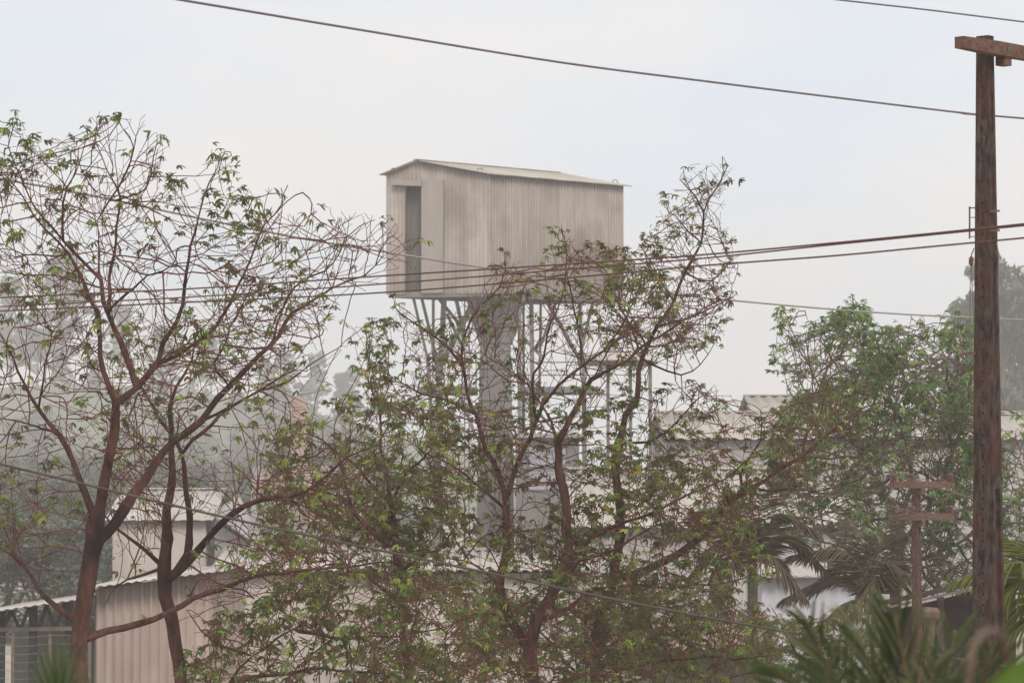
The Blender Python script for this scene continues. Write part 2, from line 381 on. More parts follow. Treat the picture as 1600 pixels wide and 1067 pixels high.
# side gallery with its roof, right of the tower
ga = thing('conveyor_gallery', 'flat roofed gallery on posts behind the bare crown beside tower', 'gallery', (P(960, 600, 160).x, 160, 0))
mb = MB(); q = ring(568, 905, 1022, 158, 162); q2 = ring(563, 905, 1022, 158, 162); mb.hexa(q, q2); mb.build('fascia', M['conc'], ga)
q3 = [P(903, 562, 157.8), P(1025, 564, 157.8), P(1005, 551, 162.2), P(918, 551, 162.2)]
mb = MB(); mb.hexa(q3, [p + Vector((0, 0, .05)) for p in q3]); mb.build('roof', M['roof_pale'], ga)
for px in (912, 950, 985, 1016): 
    t = P(px, 567, 159); MB().bar(t, (t.x, t.y, 0), .16).build('post', M['steel'], ga)

# control block at the foot of the tower
cb = thing('control_block', 'grey concrete block with small paned windows under the tower', 'building', (P(860, 700, 147).x, 148, 0))
a = P(806, 684, 146); b = P(905, 684, 146)
MB().hexa([(a.x, 146, 0), (b.x, 146, 0), (b.x, 150.8, 0), (a.x, 150.8, 0)], [(a.x, 146, a.z), (b.x, 146, a.z), (b.x, 150.8, a.z), (a.x, 150.8, a.z)]).build('wall', M['conc'], cb)
mb = MB(); mb.box(((a.x + b.x) / 2, 148.4, a.z + .1), b.x - a.x + .4, 5.4, .18); mb.build('roof_slab', M['graywall'], cb)
for x0, x1, y0, y1 in ((828, 852, 700, 728), (856, 882, 700, 728), (828, 852, 738, 764), (856, 882, 738, 764)):
    p, r = P(x0, y0, 145.97), P(x1, y1, 145.97)
    wn = MB(); 
    for u in (p.x, (p.x + r.x) / 2, r.x): wn.bar((u, 145.95, r.z), (u, 145.95, p.z), .06)
    for zz in (p.z, (p.z + r.z) / 2, r.z): wn.bar((p.x, 145.95, zz), (r.x, 145.95, zz), .06)
    wo_ = wn.build('window', M['white'], cb)
    for i in range(2):
        for j in range(2):
            u0 = p.x + (r.x - p.x) * i / 2; u1 = p.x + (r.x - p.x) * (i + 1) / 2; z0 = r.z + (p.z - r.z) * j / 2; z1 = r.z + (p.z - r.z) * (j + 1) / 2
            MB().box(((u0 + u1) / 2, 145.985, (z0 + z1) / 2), u1 - u0 - .05, .02, z1 - z0 - .05).build('pane', M['glass'], wo_)

# ------------------------------------------------------------------ sheds
def shed(name, label, px0, px1, ridge_y, eave_y, D, depth, wall, roof, pitch=.35, prof='rib', amp=.04, over=.3, base=0.0, sheet=1.4, gable_open=None, rot=0.0):
    """ridge along X; front roof slope faces the camera"""
    a = P(px0, eave_y, D); b = P(px1, eave_y, D); zr_ = P(px0, ridge_y, D + depth / 2).z; ze = a.z
    s = thing(name, label, 'shed', ((a.x + b.x) / 2, D + depth / 2, 0))
    x0, x1, y0, y1, ym = a.x, b.x, D, D + depth, D + depth / 2
    corr('wall_sheet', (x0, y0, base), (x1 - x0, 0, 0), (0, 0, ze - base - .05), pitch, amp, wall, s, sheet, prof)
    corr('wall_sheet', (x1, y1, base), (x0 - x1, 0, 0), (0, 0, ze - base - .05), pitch, amp, wall, s, sheet * 2, prof)
    tri = lambda t: (ze - base - .05 + (zr_ - ze) * (1 - abs(2 * t - 1))) / (zr_ - base)
    corr('gable_sheet', (x1, y0, base), (0, depth, 0), (0, 0, zr_ - base), pitch, amp, gable_open or wall, s, sheet, prof, vtop=tri)
    corr('gable_sheet', (x0, y1, base), (0, -depth, 0), (0, 0, zr_ - base), pitch, amp, wall, s, sheet, prof, vtop=tri)
    sl = (zr_ - ze) / (depth / 2)
    corr('roof_sheet', (x0 - over, y0 - over, ze - sl * over + .05), (x1 - x0 + 2 * over, 0, 0), (0, depth / 2 + over, zr_ - ze + sl * over), pitch, amp * .8, roof, s, sheet, 'sine')
    corr('roof_sheet', (x1 + over, y1 + over, ze - sl * over + .05), (x0 - x1 - 2 * over, 0, 0), (0, -depth / 2 - over, zr_ - ze + sl * over), pitch, amp * .8, roof, s, sheet * 2, 'sine')
    MB().bar((x0 - over, ym, zr_ + .08), (x1 + over, ym, zr_ + .08), .5, .06).build('ridge_cap', roof, s)
    return s
# plaster shed far left: pale roof, dark gable end
sh1 = shed('roofed_shed', 'plaster shed with pale sloping roof behind the bare left tree', 176, 322, 766, 812, 128, 11, M['beigewall'], M['roof_pale'], .5, 'rib', .02, gable_open=M['graywall'])
# the shed's hip side: a slanting annexe to the right
an = thing('lean_to_annexe', 'dark grey lean-to on the right end of the plaster shed', 'shed', (P(370, 800, 127).x, 130, 0))
pp = [P(332, 806, 126.5), P(412, 858, 126.5), P(414, 850, 134), P(372, 772, 134)]
MB().hexa(pp, [p + Vector((0, 0, .06)) for p in pp]).build('roof', M['graywall'], an)
q0 = P(336, 815, 127); q1 = P(408, 862, 127)
MB().hexa([(q0.x, 127, 0), (q1.x, 127, 0), (q1.x, 133.5, 0), (q0.x, 133.5, 0)], [(q0.x, 127, q0.z), (q1.x, 127, q1.z), (q1.x, 133.5, q1.z), (q0.x, 133.5, q0.z)]).build('wall', M['graywall'], an)

# long low shed with pink ribbed cladding, near left
def lowshed():
    a = P(150, 905, 72); b = P(330, 893, 72.2)
    s = thing('pink_clad_shed', 'low shed with pinkish ribbed metal wall behind the left trunks', 'shed', ((a.x + b.x) / 2, 76, 0))
    za_, zb_ = P(150, 921, 72).z, P(330, 893, 72).z
    U = np.array((b.x - a.x, 0, 0)); zt_ = zb_
    corr('wall_sheet', (a.x, 72, 0), U, (0, 0, zt_), .2, .065, M['pinkclad'], s, .95, 'rib', vtop=lambda t: (za_ + (zb_ - za_) * t) / zt_)
    corr('wall_sheet', (b.x, 72, 0), (0, 9, 0), (0, 0, zt_), .2, .035, M['pinkclad'], s, 1.2, 'rib')
    corr('wall_sheet', (a.x, 81, 0), (0, -9, 0), (0, 0, za_), .2, .035, M['pinkclad'], s, 1.2, 'rib')
    z2 = P(250, 884, 81).z
    o = np.array((a.x - .3, 71.6, za_ + .03)); U2 = np.array((b.x - a.x + .6, 0, zb_ - za_)); V2 = np.array((0, 9.8, z2 - zb_ + .1))
    corr('roof_sheet', o, U2, V2, .2, .014, M['roof_pale'], s, 1.2)
lowshed()
def openshed():
    a = P(-60, 946, 70); b = P(128, 946, 70)
    s = thing('open_sided_shed', 'open dark-sided shed with lattice truss and pale roof at left edge', 'shed', ((a.x + b.x) / 2, 74, 0))
    z0 = P(0, 954, 70).z; z1 = P(128, 928, 70).z
    zt2 = P(60, 928, 79).z
    corr('roof_sheet', (a.x, 69.6, z0 - .1), (b.x - a.x, 0, z1 - z0), (0, 9.4, zt2 - z1 + .25), .2, .014, M['roof_pale'], s, 1.2)
    MB().hexa([(a.x, 77, 0), (b.x, 77, 0), (b.x, 77.15, 0), (a.x, 77.15, 0)], [(a.x, 77, z0 - .62), (b.x, 77, z0 - .62), (b.x, 77.15, z0 - .62), (a.x, 77.15, z0 - .62)]).build('back_wall', M['greenwall'], s)
    for i, px in enumerate((-50, 2, 52, 108)):
        t = P(px, 950, 70.2); zz = z0 - .12 + (z1 - z0) * (t.x - a.x) / (b.x - a.x)
        MB().bar((t.x, 70.2, 0), (t.x, 70.2, zz), .16).build('post', M['dark'], s)
    c0, c1 = P(-60, 984, 70.1), P(120, 981, 70.1)
    MB().bar(c0, c1, .09).build('truss_chord', M['edge'], s)
    n = 12
    for i in range(n):
        xa = a.x + .1 + (b.x - a.x - .3) * i / n; xb = a.x + .1 + (b.x - a.x - .3) * (i + 1) / n
        zt_ = z0 - .14 + (z1 - z0) * (((xa if i % 2 else xb) - a.x) / (b.x - a.x))
        zc = c0.z
        MB().bar((xa, 70.12, zt_ if i % 2 else zc), (xb, 70.12, zc if i % 2 else zt_), .075).build('truss_web', M['dark'], s)
openshed()
def fence():
    s = thing('wire_fence', 'sagging grey wire fence below the open shed at left edge', 'fence', (P(40, 1000, 64).x, 64, 0))
    for px in (-40, 20, 78, 140): 
        t = P(px, 990, 64); MB().tube([(t.x, 64, 0), (t.x, 64, t.z)], .035, 6).build('fence_post', M['edge'], s)
    for py in range(994, 1066, 13):
        pts = [P(px, py + 2 * math.sin(px * .05), 63.95) for px in range(-40, 142, 12)]
        MB().tube(pts, .005, 4).build('fence_wire', M['steel'], s)
fence()
# long low shed behind the centre trees (pale roof, pink and grey wall)
shed('long_low_shed', 'long low shed with pale roof glimpsed through the middle bushes', 345, 905, 862, 892, 84, 9, M['beigewall'], M['roof_pale'], .28, 'rib', .035, sheet=1.6)
# big sheds at right
shed('warehouse', 'large warehouse with beige roof behind the right-hand trees', 1050, 1660, 646, 686, 122, 16, M['graywall'], M['roof_pale'], .5, 'rib', .05, sheet=1.5)
shed('raised_store', 'raised beige roofed store standing above the warehouse ridge', 1188, 1345, 620, 652, 141, 12, M['beigewall'], M['roof'], .5, 'rib', .05, sheet=1.5)
shed('lower_warehouse', 'lower pale roofed warehouse right of the tower foot', 905, 1330, 735, 822, 96, 15, M['graywall'], M['roof_pale'], .4, 'rib', .04, sheet=1.5)
# brick kiln house and chimney seen faintly between the left tree and the tower
bk = thing('brick_kiln', 'faded salmon brick kiln glimpsed through twigs left of tower', 'building', (P(485, 760, 118).x, 121, 0))
br_me = None
x0, x1 = P(392, 760, 118).x, P(578, 760, 118).x; ztop = P(480, 728, 118).z
MB().hexa([(x0, 118.06, 0), (x1, 118.06, 0), (x1, 124, 0), (x0, 124, 0)], [(x0, 118.06, ztop), (x1, 118.06, ztop), (x1, 124, ztop), (x0, 124, ztop)]).build('wall', M['graywall'], bk)
bv = MB().box((0, 0, 0), .46, .1, .22); bme = mesh_np('brick', bv.v, bv.f, M['brick'])
zz = ztop - .13; row = 0
cnt = 0
while zz > 4.6 and cnt < 290:
    xx = x0 + .3 + (.25 if row % 2 else 0)
    while xx < x1 - .3 and cnt < 290:
        hole = math.sin(xx * 2.1 + 1.3) + math.sin(zz * 3.3 + xx) > .55
        if not hole:
            o = bpy.data.objects.new('brick', bme); o.location = Vector((xx, 118.03 + random.uniform(-.012, .012), zz)) - bk.location; link(o, bk); cnt += 1
        xx += .5
    zz -= .26; row += 1
c = P(468, 622, 121)
MB().tube([(c.x, 121, 0), (c.x, 121, c.z)], [.42, .28], 12).build('chimney', M['brick'], bk)
# white tarp wall, pink-roofed hut, dark hut
wh = thing('white_store', 'white-walled store behind the dusty palm fronds', 'shed', (P(1265, 930, 78).x, 80, 0))
a, b = P(1190, 902, 78), P(1352, 902, 78)
corr('wall_sheet', (a.x, 78, 0), (b.x - a.x, 0, 0), (0, 0, a.z), .3, .02, M['white'], wh, .8, 'rib')
corr('wall_sheet', (b.x, 78, 0), (0, 5, 0), (0, 0, a.z), .3, .02, M['white'], wh, 1.2, 'rib')
corr('wall_sheet', (a.x, 83, 0), (0, -5, 0), (0, 0, a.z), .3, .02, M['white'], wh, 1.2, 'rib')
corr('roof_sheet', (a.x - .2, 77.7, a.z + .04), (b.x - a.x + .4, 0, 0), (0, 5.6, .35), .3, .02, M['roof'], wh, 1.2)
pk = thing('pink_roofed_hut', 'small hut with dusty pink tiled roof below the palm trunk', 'hut', (P(1110, 1000, 58).x, 60, 0))
a, b = P(1000, 1012, 57.6), P(1222, 1012, 57.6); zr_ = P(1100, 962, 60.5).z
MB().hexa([(a.x + .2, 58.1, 0), (b.x - .2, 58.1, 0), (b.x - .2, 62.6, 0), (a.x + .2, 62.6, 0)], [(a.x + .2, 58.1, a.z - .03), (b.x - .2, 58.1, a.z - .03), (b.x - .2, 62.6, a.z - .03), (a.x + .2, 62.6, a.z - .03)]).build('wall', M['greenwall'], pk)
corr('roof_sheet', (a.x, 57.5, a.z), (b.x - a.x, 0, 0), (0, 3, zr_ - a.z), .2, .035, M['pinkroof'], pk, .9)
corr('roof_sheet', (b.x, 63.2, a.z), (a.x - b.x, 0, 0), (0, -2.7, zr_ - a.z), .2, .035, M['pinkroof'], pk, .9)
MB().bar((a.x, 57.55, a.z - .12), (b.x, 57.55, a.z - .12), .05, .16).build('fascia', M['thatch'], pk)
dk = thing('dark_roofed_hut', 'dark open hut with pale slanting roof edge behind the tall pole', 'hut', (P(1540, 950, 59).x, 61, 0))
e0, e1 = P(1388, 948, 59), P(1640, 894, 59)
for nm, dz, m_ in (('roof_edge', 0, M['edge']),): MB().bar(e0, e1, .05, .045).build(nm, m_, dk)
pp = [e0 + Vector((0, .05, .05)), e1 + Vector((0, .05, .05)), Vector((e1.x, 64, e1.z - .25)), Vector((e0.x, 64, e0.z - .25))]
MB().hexa(pp, [p + Vector((0, 0, .08)) for p in pp]).build('roof', M['thatch'], dk)
MB().hexa([(e0.x + .3, 63, 0), (e1.x, 63, 0), (e1.x, 63.15, 0), (e0.x + .3, 63.15, 0)], [(e0.x + .3, 63, e0.z - .3), (e1.x, 63, e1.z - .3), (e1.x, 63.15, e1.z - .3), (e0.x + .3, 63.15, e0.z - .3)]).build('back_wall', M['thatch'], dk)
for px in (1396, 1470, 1545, 1625):
    t = P(px, 930, 59.15); f_ = (px - 1388) / 252; zz = e0.z + (e1.z - e0.z) * f_ - .03
    MB().bar((t.x, 59.2, 0), (t.x, 59.2, zz), .12).build('post', M['thatch'], dk)
rb = P(1452, 962, 58)
st = MB(); st.lathe((rb.x, 58, 0), [(.10, 0), (.09, rb.z - .3), (.11, rb.z - .12), (.19, rb.z - .02), (.2, rb.z + .08), (.14, rb.z + .15), (.03, rb.z + .16)], 10)
tag(st.build('stone_topped_post', M['dry'], loc=(rb.x, 58, 0)), 'pale knob-topped post in front of the dark hut', 'post')

# ------------------------------------------------------------------ utility poles
PHI = R(42)
d1 = Vector((math.cos(PHI), -math.sin(PHI), 0)); d2 = Vector((math.sin(PHI), math.cos(PHI), 0))
def dt_pole(root, base, ztop, A0, B0, A1, B1, m, step, recess_z):
    """concrete double-T pole; corner nearest the camera at base (+taper), holes along the front face"""
    zb_ = ground_z(base.y)
    def dims(z): t = (z - zb_) / (ztop - zb_); return A0 + (A1 - A0) * t, B0 + (B1 - B0) * t
    mb = MB(); hole = MB()
    zs = [zb_]; z = zb_ + step
    while z < ztop - .12: zs += [z - .010, z + .010]; z += step
    zs.append(ztop)
    def cross(z):
        A, B = dims(z); c = Vector((base.x, base.y, z))
        # centre of the pole stays on the axis
        o = c - d1 * A / 2 - d2 * B / 2
        return o, A, B
    for i in range(len(zs) - 1):
        za_, zb2 = zs[i], zs[i + 1]; is_hole = i % 2 == 1
        oa, Aa, Ba = cross(za_); ob, Ab, Bb = cross(zb2)
        cols = [0, .465, .535, 1] if is_hole else [0, 1]
        for j in range(len(cols) - 1):
            c0, c1 = cols[j], cols[j + 1]
            qd = [oa + d1 * Aa * c0, oa + d1 * Aa * c1, ob + d1 * Ab * c1, ob + d1 * Ab * c0]
            if is_hole and j == 1:
                q2 = [p + d2 * .045 for p in qd]
                mb.add(qd + q2, [(0, 1, 5, 4), (1, 2, 6, 5), (2, 3, 7, 6), (3, 0, 4, 7), (4, 5, 6, 7)])
            else: mb.add(qd, [(0, 1, 2, 3)])
        # right side with recessed pocket (double-T)
        mid = (za_ + zb2) / 2; inset = .035 if mid < recess_z else 0.012
        def side(o, A, B): 
            e = o + d1 * A
            k = min(.3, .035 / B)
            return [e, e + d2 * B * k, e + d2 * B * (k + .06) - d1 * inset, e + d2 * B * (.94 - k) - d1 * inset, e + d2 * B * (1 - k), e + d2 * B, o + d2 * B, o]
        sa_, sb_ = side(oa, Aa, Ba), side(ob, Ab, Bb)
        for j in range(7): mb.add([sa_[j], sa_[j + 1], sb_[j + 1], sb_[j]], [(0, 1, 2, 3)])
    o, A, B = cross(ztop); mb.add([o, o + d1 * A, o + d1 * A + d2 * B, o + d2 * B], [(0, 1, 2, 3)])
    sh = mb.build('shaft', m, root)
    return sh, dims
pb = P(1544, 900, 30)
pole = thing('utility_pole', 'tall weathered concrete utility pole with a row of holes', 'utility pole', (pb.x, 30, ground_z(30)))
ztop = P(1540, 57, 30).z
pole_x = P(1536, 80, 30).x
sh, dims = dt_pole(pole, Vector((pb.x, 30, 0)), ztop, .356, .239, .128, .10, M['pole'], .098, P(1540, 766, 30).z)
# crossarm
ca = P(1536, 78, 30); ca = Vector((pb.x, 30, ca.z)); A, B = dims(ztop)
cface = ca + d1 * (A / 2 + .055)
e0 = cface - d2 * .6; e1 = cface + d2 * 1.9
def taper_arm(e0, e1, mid, wd, ht0, ht1, name, m, root):
    mb = MB(); pts = [e0, mid, e1]; hs = [ht0, ht1, ht0]
    for i in range(2):
        a, b = pts[i], pts[i + 1]; d = (b - a).normalized(); s_ = Vector((d.y, -d.x, 0)) * wd / 2
        fs = [a + s_ - Vector((0, 0, hs[i] / 2)), b + s_ - Vector((0, 0, hs[i + 1] / 2)), b - s_ - Vector((0, 0, hs[i + 1] / 2)), a - s_ - Vector((0, 0, hs[i] / 2))]
        ft = [a + s_ + Vector((0, 0, hs[i] / 2)), b + s_ + Vector((0, 0, hs[i + 1] / 2)), b - s_ + Vector((0, 0, hs[i + 1] / 2)), a - s_ + Vector((0, 0, hs[i] / 2))]
        mb.hexa(fs, ft)
    return mb.build(name, m, root)
arm = taper_arm(e0, e1, cface, .10, .105, .13, 'crossarm', M['arm'], pole)
MB().bar(cface + d2 * .1 + Vector((0, 0, -.10)) - d1 * .02, cface + d2 * .22 + Vector((0, 0, -.10)) - d1 * .02, .1, .09).build('bracket', M['arm'], pole)
for s_ in (-.38, -.15, .12, .35, .75):
    c = cface + d2 * s_ + d1 * .05; MB().bar(c, c + d1 * .012, .02, .02).build('bolt', M['iron'], arm)
# side irons
fr = lambda px, py, D=29.9: P(px, py, D)
mb = MB(); mb.tube([fr(1515, 323), fr(1515, 373)], .008, 6); mb.tube([fr(1515, 325), fr(1524, 325)], .006, 5); mb.tube([fr(1515, 340), fr(1524, 340)], .004, 5); mb.tube([fr(1515, 370), fr(1524, 370)], .004, 5)
mb.build('spool_rack', M['iron'], pole)
for y in (329.5, 360): MB().bar(fr(1547, y + 1), fr(1562, y), .018).build('step_bolt', M['iron'], pole)
MB().bar(fr(1500, 553.5), fr(1524, 551.5), .022).build('step_bolt', M['iron'], pole)
c = fr(1517.5, 408); MB().lathe(c + Vector((0, 0, -.04)), [(.012, 0), (.022, .01), (.022, .03), (.014, .035), (.024, .045), (.02, .07), (.008, .085)], 8).build('insulator', M['insul'], pole)
MB().tube([fr(1522, 388), fr(1518, 398), fr(1517, 404)], .006, 5).build('tie_wire', M['wire_g'], pole)
MB().tube([fr(1517, 410), fr(1515.5, 470), fr(1516, 530), fr(1518, 556)], .004, 5).build('down_wire', M['wire_g'], pole)
MB().tube([fr(1518, 410), fr(1519, 450), fr(1521, 500, 29.86)], .004, 5).build('down_wire', M['wire_g'], pole)
MB().tube([fr(1557, 378), fr(1560, 395), fr(1559.5, 440), fr(1562, 520)], .005, 5).build('down_wire', M['wire_g'], pole)

sb = P(1432, 800, 55)
sp = thing('small_utility_pole', 'short pole with two crossarms and brown insulators before the leafy tree', 'utility pole', (sb.x, 55, 0))
dt_pole(sp, Vector((sb.x, 55, 0)), P(1432, 752, 55).z, .17, .14, .11, .10, M['pole2'], .11, 0)
ins_prof = [(.02, 0), (.055, .01), (.06, .03), (.04, .045), (.055, .055), (.058, .075), (.038, .09), (.05, .10), (.045, .125), (.02, .14)]
tips = []
for py in (757, 807):
    c = P(1432, py, 55); c = Vector((sb.x, 55, c.z)) + d1 * .10
    am = taper_arm(c - d2 * .86, c + d2 * .92, c, .09, .11, .12, 'crossarm', M['arm'], sp)
    MB().bar(c + Vector((0, 0, -.12)) - d2 * .06, c + Vector((0, 0, -.12)) + d2 * .06, .09, .1).build('bracket', M['arm'], sp)
    for s_ in (-.80, -.28, .86):
        q = c + d2 * s_ + Vector((0, 0, .05))
        MB().lathe(q, ins_prof, 10).build('insulator', M['insul'], sp); tips.append(q + Vector((0, 0, .12)))

# ------------------------------------------------------------------ overhead wires
def wire(pts, rad, m, label, extra=(0, 0), n=60, name='overhead_wire'):
    """pts: (px, py, D); smooth curve through them, carried on past both edges"""
    w_ = [P(*p) for p in pts]
    a = w_[0] + (w_[0] - w_[1]).normalized() * extra[0] if extra[0] else None
    b = w_[-1] + (w_[-1] - w_[-2]).normalized() * extra[1] if extra[1] else None
    if a is not None: w_ = [a] + w_
    if b is not None: w_ = w_ + [b]
    out = []
    for i in range(len(w_) - 1):
        p0 = w_[max(i - 1, 0)]; p1 = w_[i]; p2 = w_[i + 1]; p3 = w_[min(i + 2, len(w_) - 1)]
        for k in range(8):
            t = k / 8
            out.append(.5 * ((2 * p1) + (p2 - p0) * t + (2 * p0 - 5 * p1 + 4 * p2 - p3) * t * t + (3 * p1 - p0 - 3 * p2 + p3) * t ** 3))
    out.append(w_[-1])
    o = MB().tube(out, rad, 6).build(name, m, loc=tuple(out[len(out) // 2]), smooth=True)
    return tag(o, label, 'wire')
wire([(280, 0, 25), (550, 45, 27), (870, 97, 29.2), (1100, 127, 30.6), (1300, 152, 31.8), (1520, 178.5, 33), (1620, 187, 33.6)], .0108, M['wire_g'], 'thick grey wire sloping across the open sky above the cabin', (8, 12))
wire([(1290, -2, 33), (1450, 16, 34), (1610, 36, 35)], .009, M['wire_g'], 'thin wire crossing the top right corner of the sky', (8, 12))
wire([(-20, 276, 39), (120, 301, 41), (330, 345, 44), (480, 374, 46), (640, 400, 48), (800, 425, 50), (1000, 453, 53), (1150, 470, 55), (1380, 489, 59), (1620, 501, 63)], .016, M['wire_f'], 'grey cable passing behind the crowns and across the cabin front', (10, 14))
wire([(-20, 466, 29), (300, 451, 28), (600, 431, 26.8), (900, 412, 25.4), (1100, 398, 24.4), (1300, 380, 23.4), (1460, 364.5, 22.6), (1620, 348, 21.8)], .0068, M['wire_r'], 'topmost of three rusty red wires in front of the cabin', (12, 12))
wire([(-20, 480, 29.1), (300, 464, 28.1), (600, 443.5, 26.9), (900, 420, 25.5), (1100, 403.5, 24.5), (1300, 382.5, 23.5), (1460, 366.5, 22.7), (1620, 350.5, 21.9)], .0062, M['wire_r'], 'middle of three rusty red wires in front of the cabin', (12, 12))
wire([(-20, 487, 29.2), (300, 472, 28.2), (600, 457, 27), (900, 433, 25.6), (1100, 415, 24.6), (1300, 400, 23.6), (1460, 385, 22.8), (1620, 370, 22)], .0066, M['wire_r'], 'lowest of three rusty red wires in front of the cabin', (12, 12))
wire([(-20, 720, 22), (160, 763, 22), (330, 803, 22), (500, 840, 22), (760, 894, 22), (1000, 944, 22), (1250, 990, 22), (1640, 1052, 22)], .009, M['wire_k'], 'greenish black cable slanting down in front of the lower trees', (12, 8))
for i, (q, (px, py, D), lb) in enumerate(zip(tips, [(1640, 800, 44), (1640, 812, 44), (1640, 775, 44), (1640, 842, 44), (1640, 850, 44), (1640, 822, 44)],
        ['upper left insulator', 'upper middle insulator', 'upper right insulator', 'lower left insulator', 'lower middle insulator', 'lower right insulator'])):
    e = P(px, py, D); mid = (q + e) / 2 - Vector((0, 0, .06))
    back = q + Vector((-4.5, 16, -.6 - .2 * (i % 3)))
    o = MB().tube([back, (back + q) / 2 - Vector((0, 0, .1)), q, mid, e], .0048, 5).build('pole_wire', M['wire_p'], loc=tuple(q))
    tag(o, 'thin dusty wire tied to the %s of the short pole' % lb, 'wire')

# ------------------------------------------------------------------ trees
def inpoly(x, y, poly):
    c = np.zeros(len(x), bool); j = len(poly) - 1
    for i in range(len(poly)):
        xi, yi = poly[i]; xj, yj = poly[j]
        c ^= ((yi > y) != (yj > y)) & (x < (xj - xi) * (y - yi) / ((yj - yi) or 1e-9) + xi); j = i
    return c
def catmull(p, step):
    p = [np.array(q, float) for q in p]; out = [p[0]]
    for i in range(len(p) - 1):
        p0 = p[max(i - 1, 0)]; p1 = p[i]; p2 = p[i + 1]; p3 = p[min(i + 2, len(p) - 1)]
        n = max(1, int(np.linalg.norm(p2 - p1) / step))
        for k in range(1, n + 1):
            t = k / n
            out.append(.5 * ((2 * p1) + (p2 - p0) * t + (2 * p0 - 5 * p1 + 4 * p2 - p3) * t * t + (3 * p1 - p0 - 3 * p2 + p3) * t ** 3))
    return out
def grow(limbs, D, regions, thick, step=.14, kill=.30, infl=1.8, iters=90, up=.3, jit=.2, seed=1, tip_r=.0028, tw=1.0, tlen=1.0):
    """limbs: (points [(px,py[,dD])], w0, w1) in photo pixels at distance D, thickened into depth; twigs then reach for
    points spread through the crown volume. Returns nodes, parents, radii, is_limb"""
    r = np.random.default_rng(seed)
    pos = []; par = []; rad = []; 
    for li, (pts, w0, w1) in enumerate(limbs):
        end = pts[-1]
        if not any(abs(l2[0][0][0] - end[0]) < 14 and abs(l2[0][0][1] - end[1]) < 14 for l2 in limbs if l2[0] is not pts): w1 = 2.0
        ln = len(pts); dz = r.normal(0, .5 * thick) if li else 0.0
        w3 = []
        for k, q in enumerate(pts):
            dd = q[2] if len(q) > 2 else dz * (k / max(1, ln - 1)) ** .8
            w3.append(np.array(P(q[0], q[1], D + dd)))
        if pos:
            A_ = np.array(pos); j = int(np.argmin(((A_ - w3[0]) ** 2 * np.array([1, .25, 1])).sum(1)))
            sh_ = A_[j] - w3[0]; w3 = [p + sh_ * np.array([0, 1, 0]) * max(0, 1 - k / ln) for k, p in enumerate(w3)]
            w3[0] = A_[j]
        else: j = -1
        if not pos:
            zg = ground_z(w3[0][1]) - .1; sp_ = np.linalg.norm(w3[1] - w3[0]); nz_ = max(1, int((w3[0][2] - zg) / sp_)); dx_ = (w3[1][0] - w3[0][0]) * .3
            w3 = [np.array((w3[0][0] - dx_ * (nz_ - k) / nz_, w3[0][1], zg + (w3[0][2] - zg) * k / nz_)) for k in range(nz_)] + w3
        ch = catmull(w3, step)
        s_ = np.arange(len(ch)) * step; am = .006 + .045 * min(1, 14 / w0) * m_per_px(D) * 150
        wob = r.normal(0, .006, (len(ch), 3))
        for a_ in range(3): wob[:, a_] += am * (.6 * np.sin(s_ * 5.2 + r.uniform(0, 6)) + .45 * np.sin(s_ * 11 + r.uniform(0, 6)) + .7 * np.sin(s_ * 2.3 + r.uniform(0, 6))) * np.minimum(1, s_ / .6) * .55
        wob[0] = 0
        prev = j
        for k, p in enumerate(ch):
            if k == 0 and pos: continue
            t = k / max(1, len(ch) - 1)
            pos.append(p + wob[k]); par.append(prev); rad.append((w0 + (w1 - w0) * t ** .8) * .66 / 2 * m_per_px(D)); prev = len(pos) - 1
    nl = len(pos)
    att = []
    for poly, n in regions:
        pl = np.array(poly, float); lo = pl.min(0); hi = pl.max(0); got = 0
        while got < n:
            x = r.uniform(lo[0], hi[0], n); y = r.uniform(lo[1], hi[1], n); ok = inpoly(x, y, poly)
            for a, b in list(zip(x[ok], y[ok]))[:max(0, n - got)]:
                dd = np.clip(r.normal(0, thick * .6), -1.5 * thick, 1.5 * thick); att.append(np.array(P(a, b, D + dd)))
            got += int(ok.sum())
    att = np.array(att); pos_a = np.array(pos)
    def nearest(a, nodes):
        d = np.full(len(a), 1e9); ix = np.zeros(len(a), int)
        for s in range(0, len(nodes), 600):
            q = nodes[s:s + 600]; dd = ((a[:, None, :] - q[None]) ** 2).sum(2); m_ = dd.argmin(1); v = dd[np.arange(len(a)), m_]
            b = v < d; d[b] = v[b]; ix[b] = m_[b] + s
        return d, ix
    d, ix = nearest(att, pos_a); alive = np.ones(len(att), bool)
    used = {}
    for it in range(iters):
        act = np.where(alive & (d < infl ** 2 * (1 + it * .05)))[0]
        if len(act) == 0: break
        dirs = {}
        for a in act:
            v = att[a] - pos[ix[a]]; dirs.setdefault(ix[a], []).append(v / (np.linalg.norm(v) + 1e-9))
        new = []
        for k, vs_ in dirs.items():
            if used.get(k, 0) > 2: 
                continue
            v = np.mean(vs_, 0); nn = np.linalg.norm(v)
            v = (v / nn if nn > .05 else r.normal(0, 1, 3)) + r.normal(0, jit, 3); v[2] += up
            pk_ = par[k]
            if pk_ >= 0 and k >= nl:
                g = pos[k] - pos[pk_]; v += .95 * g / (np.linalg.norm(g) + 1e-9)
            v /= np.linalg.norm(v)
            p = pos[k] + v * step * r.uniform(.75, 1.2)
            used[k] = used.get(k, 0) + 1
            pos.append(p); par.append(k); rad.append(0.0); new.append(p)
        if not new: break
        na = np.array(new); base = len(pos) - len(new)
        nd, ni = nearest(att[alive], na); gi = np.where(alive)[0]
        b = nd < d[gi]; d[gi[b]] = nd[b]; ix[gi[b]] = ni[b] + base
        alive &= d > kill ** 2
    # ---- upswept side shoots, three orders
    polys = [p_ for p_, _ in regions]
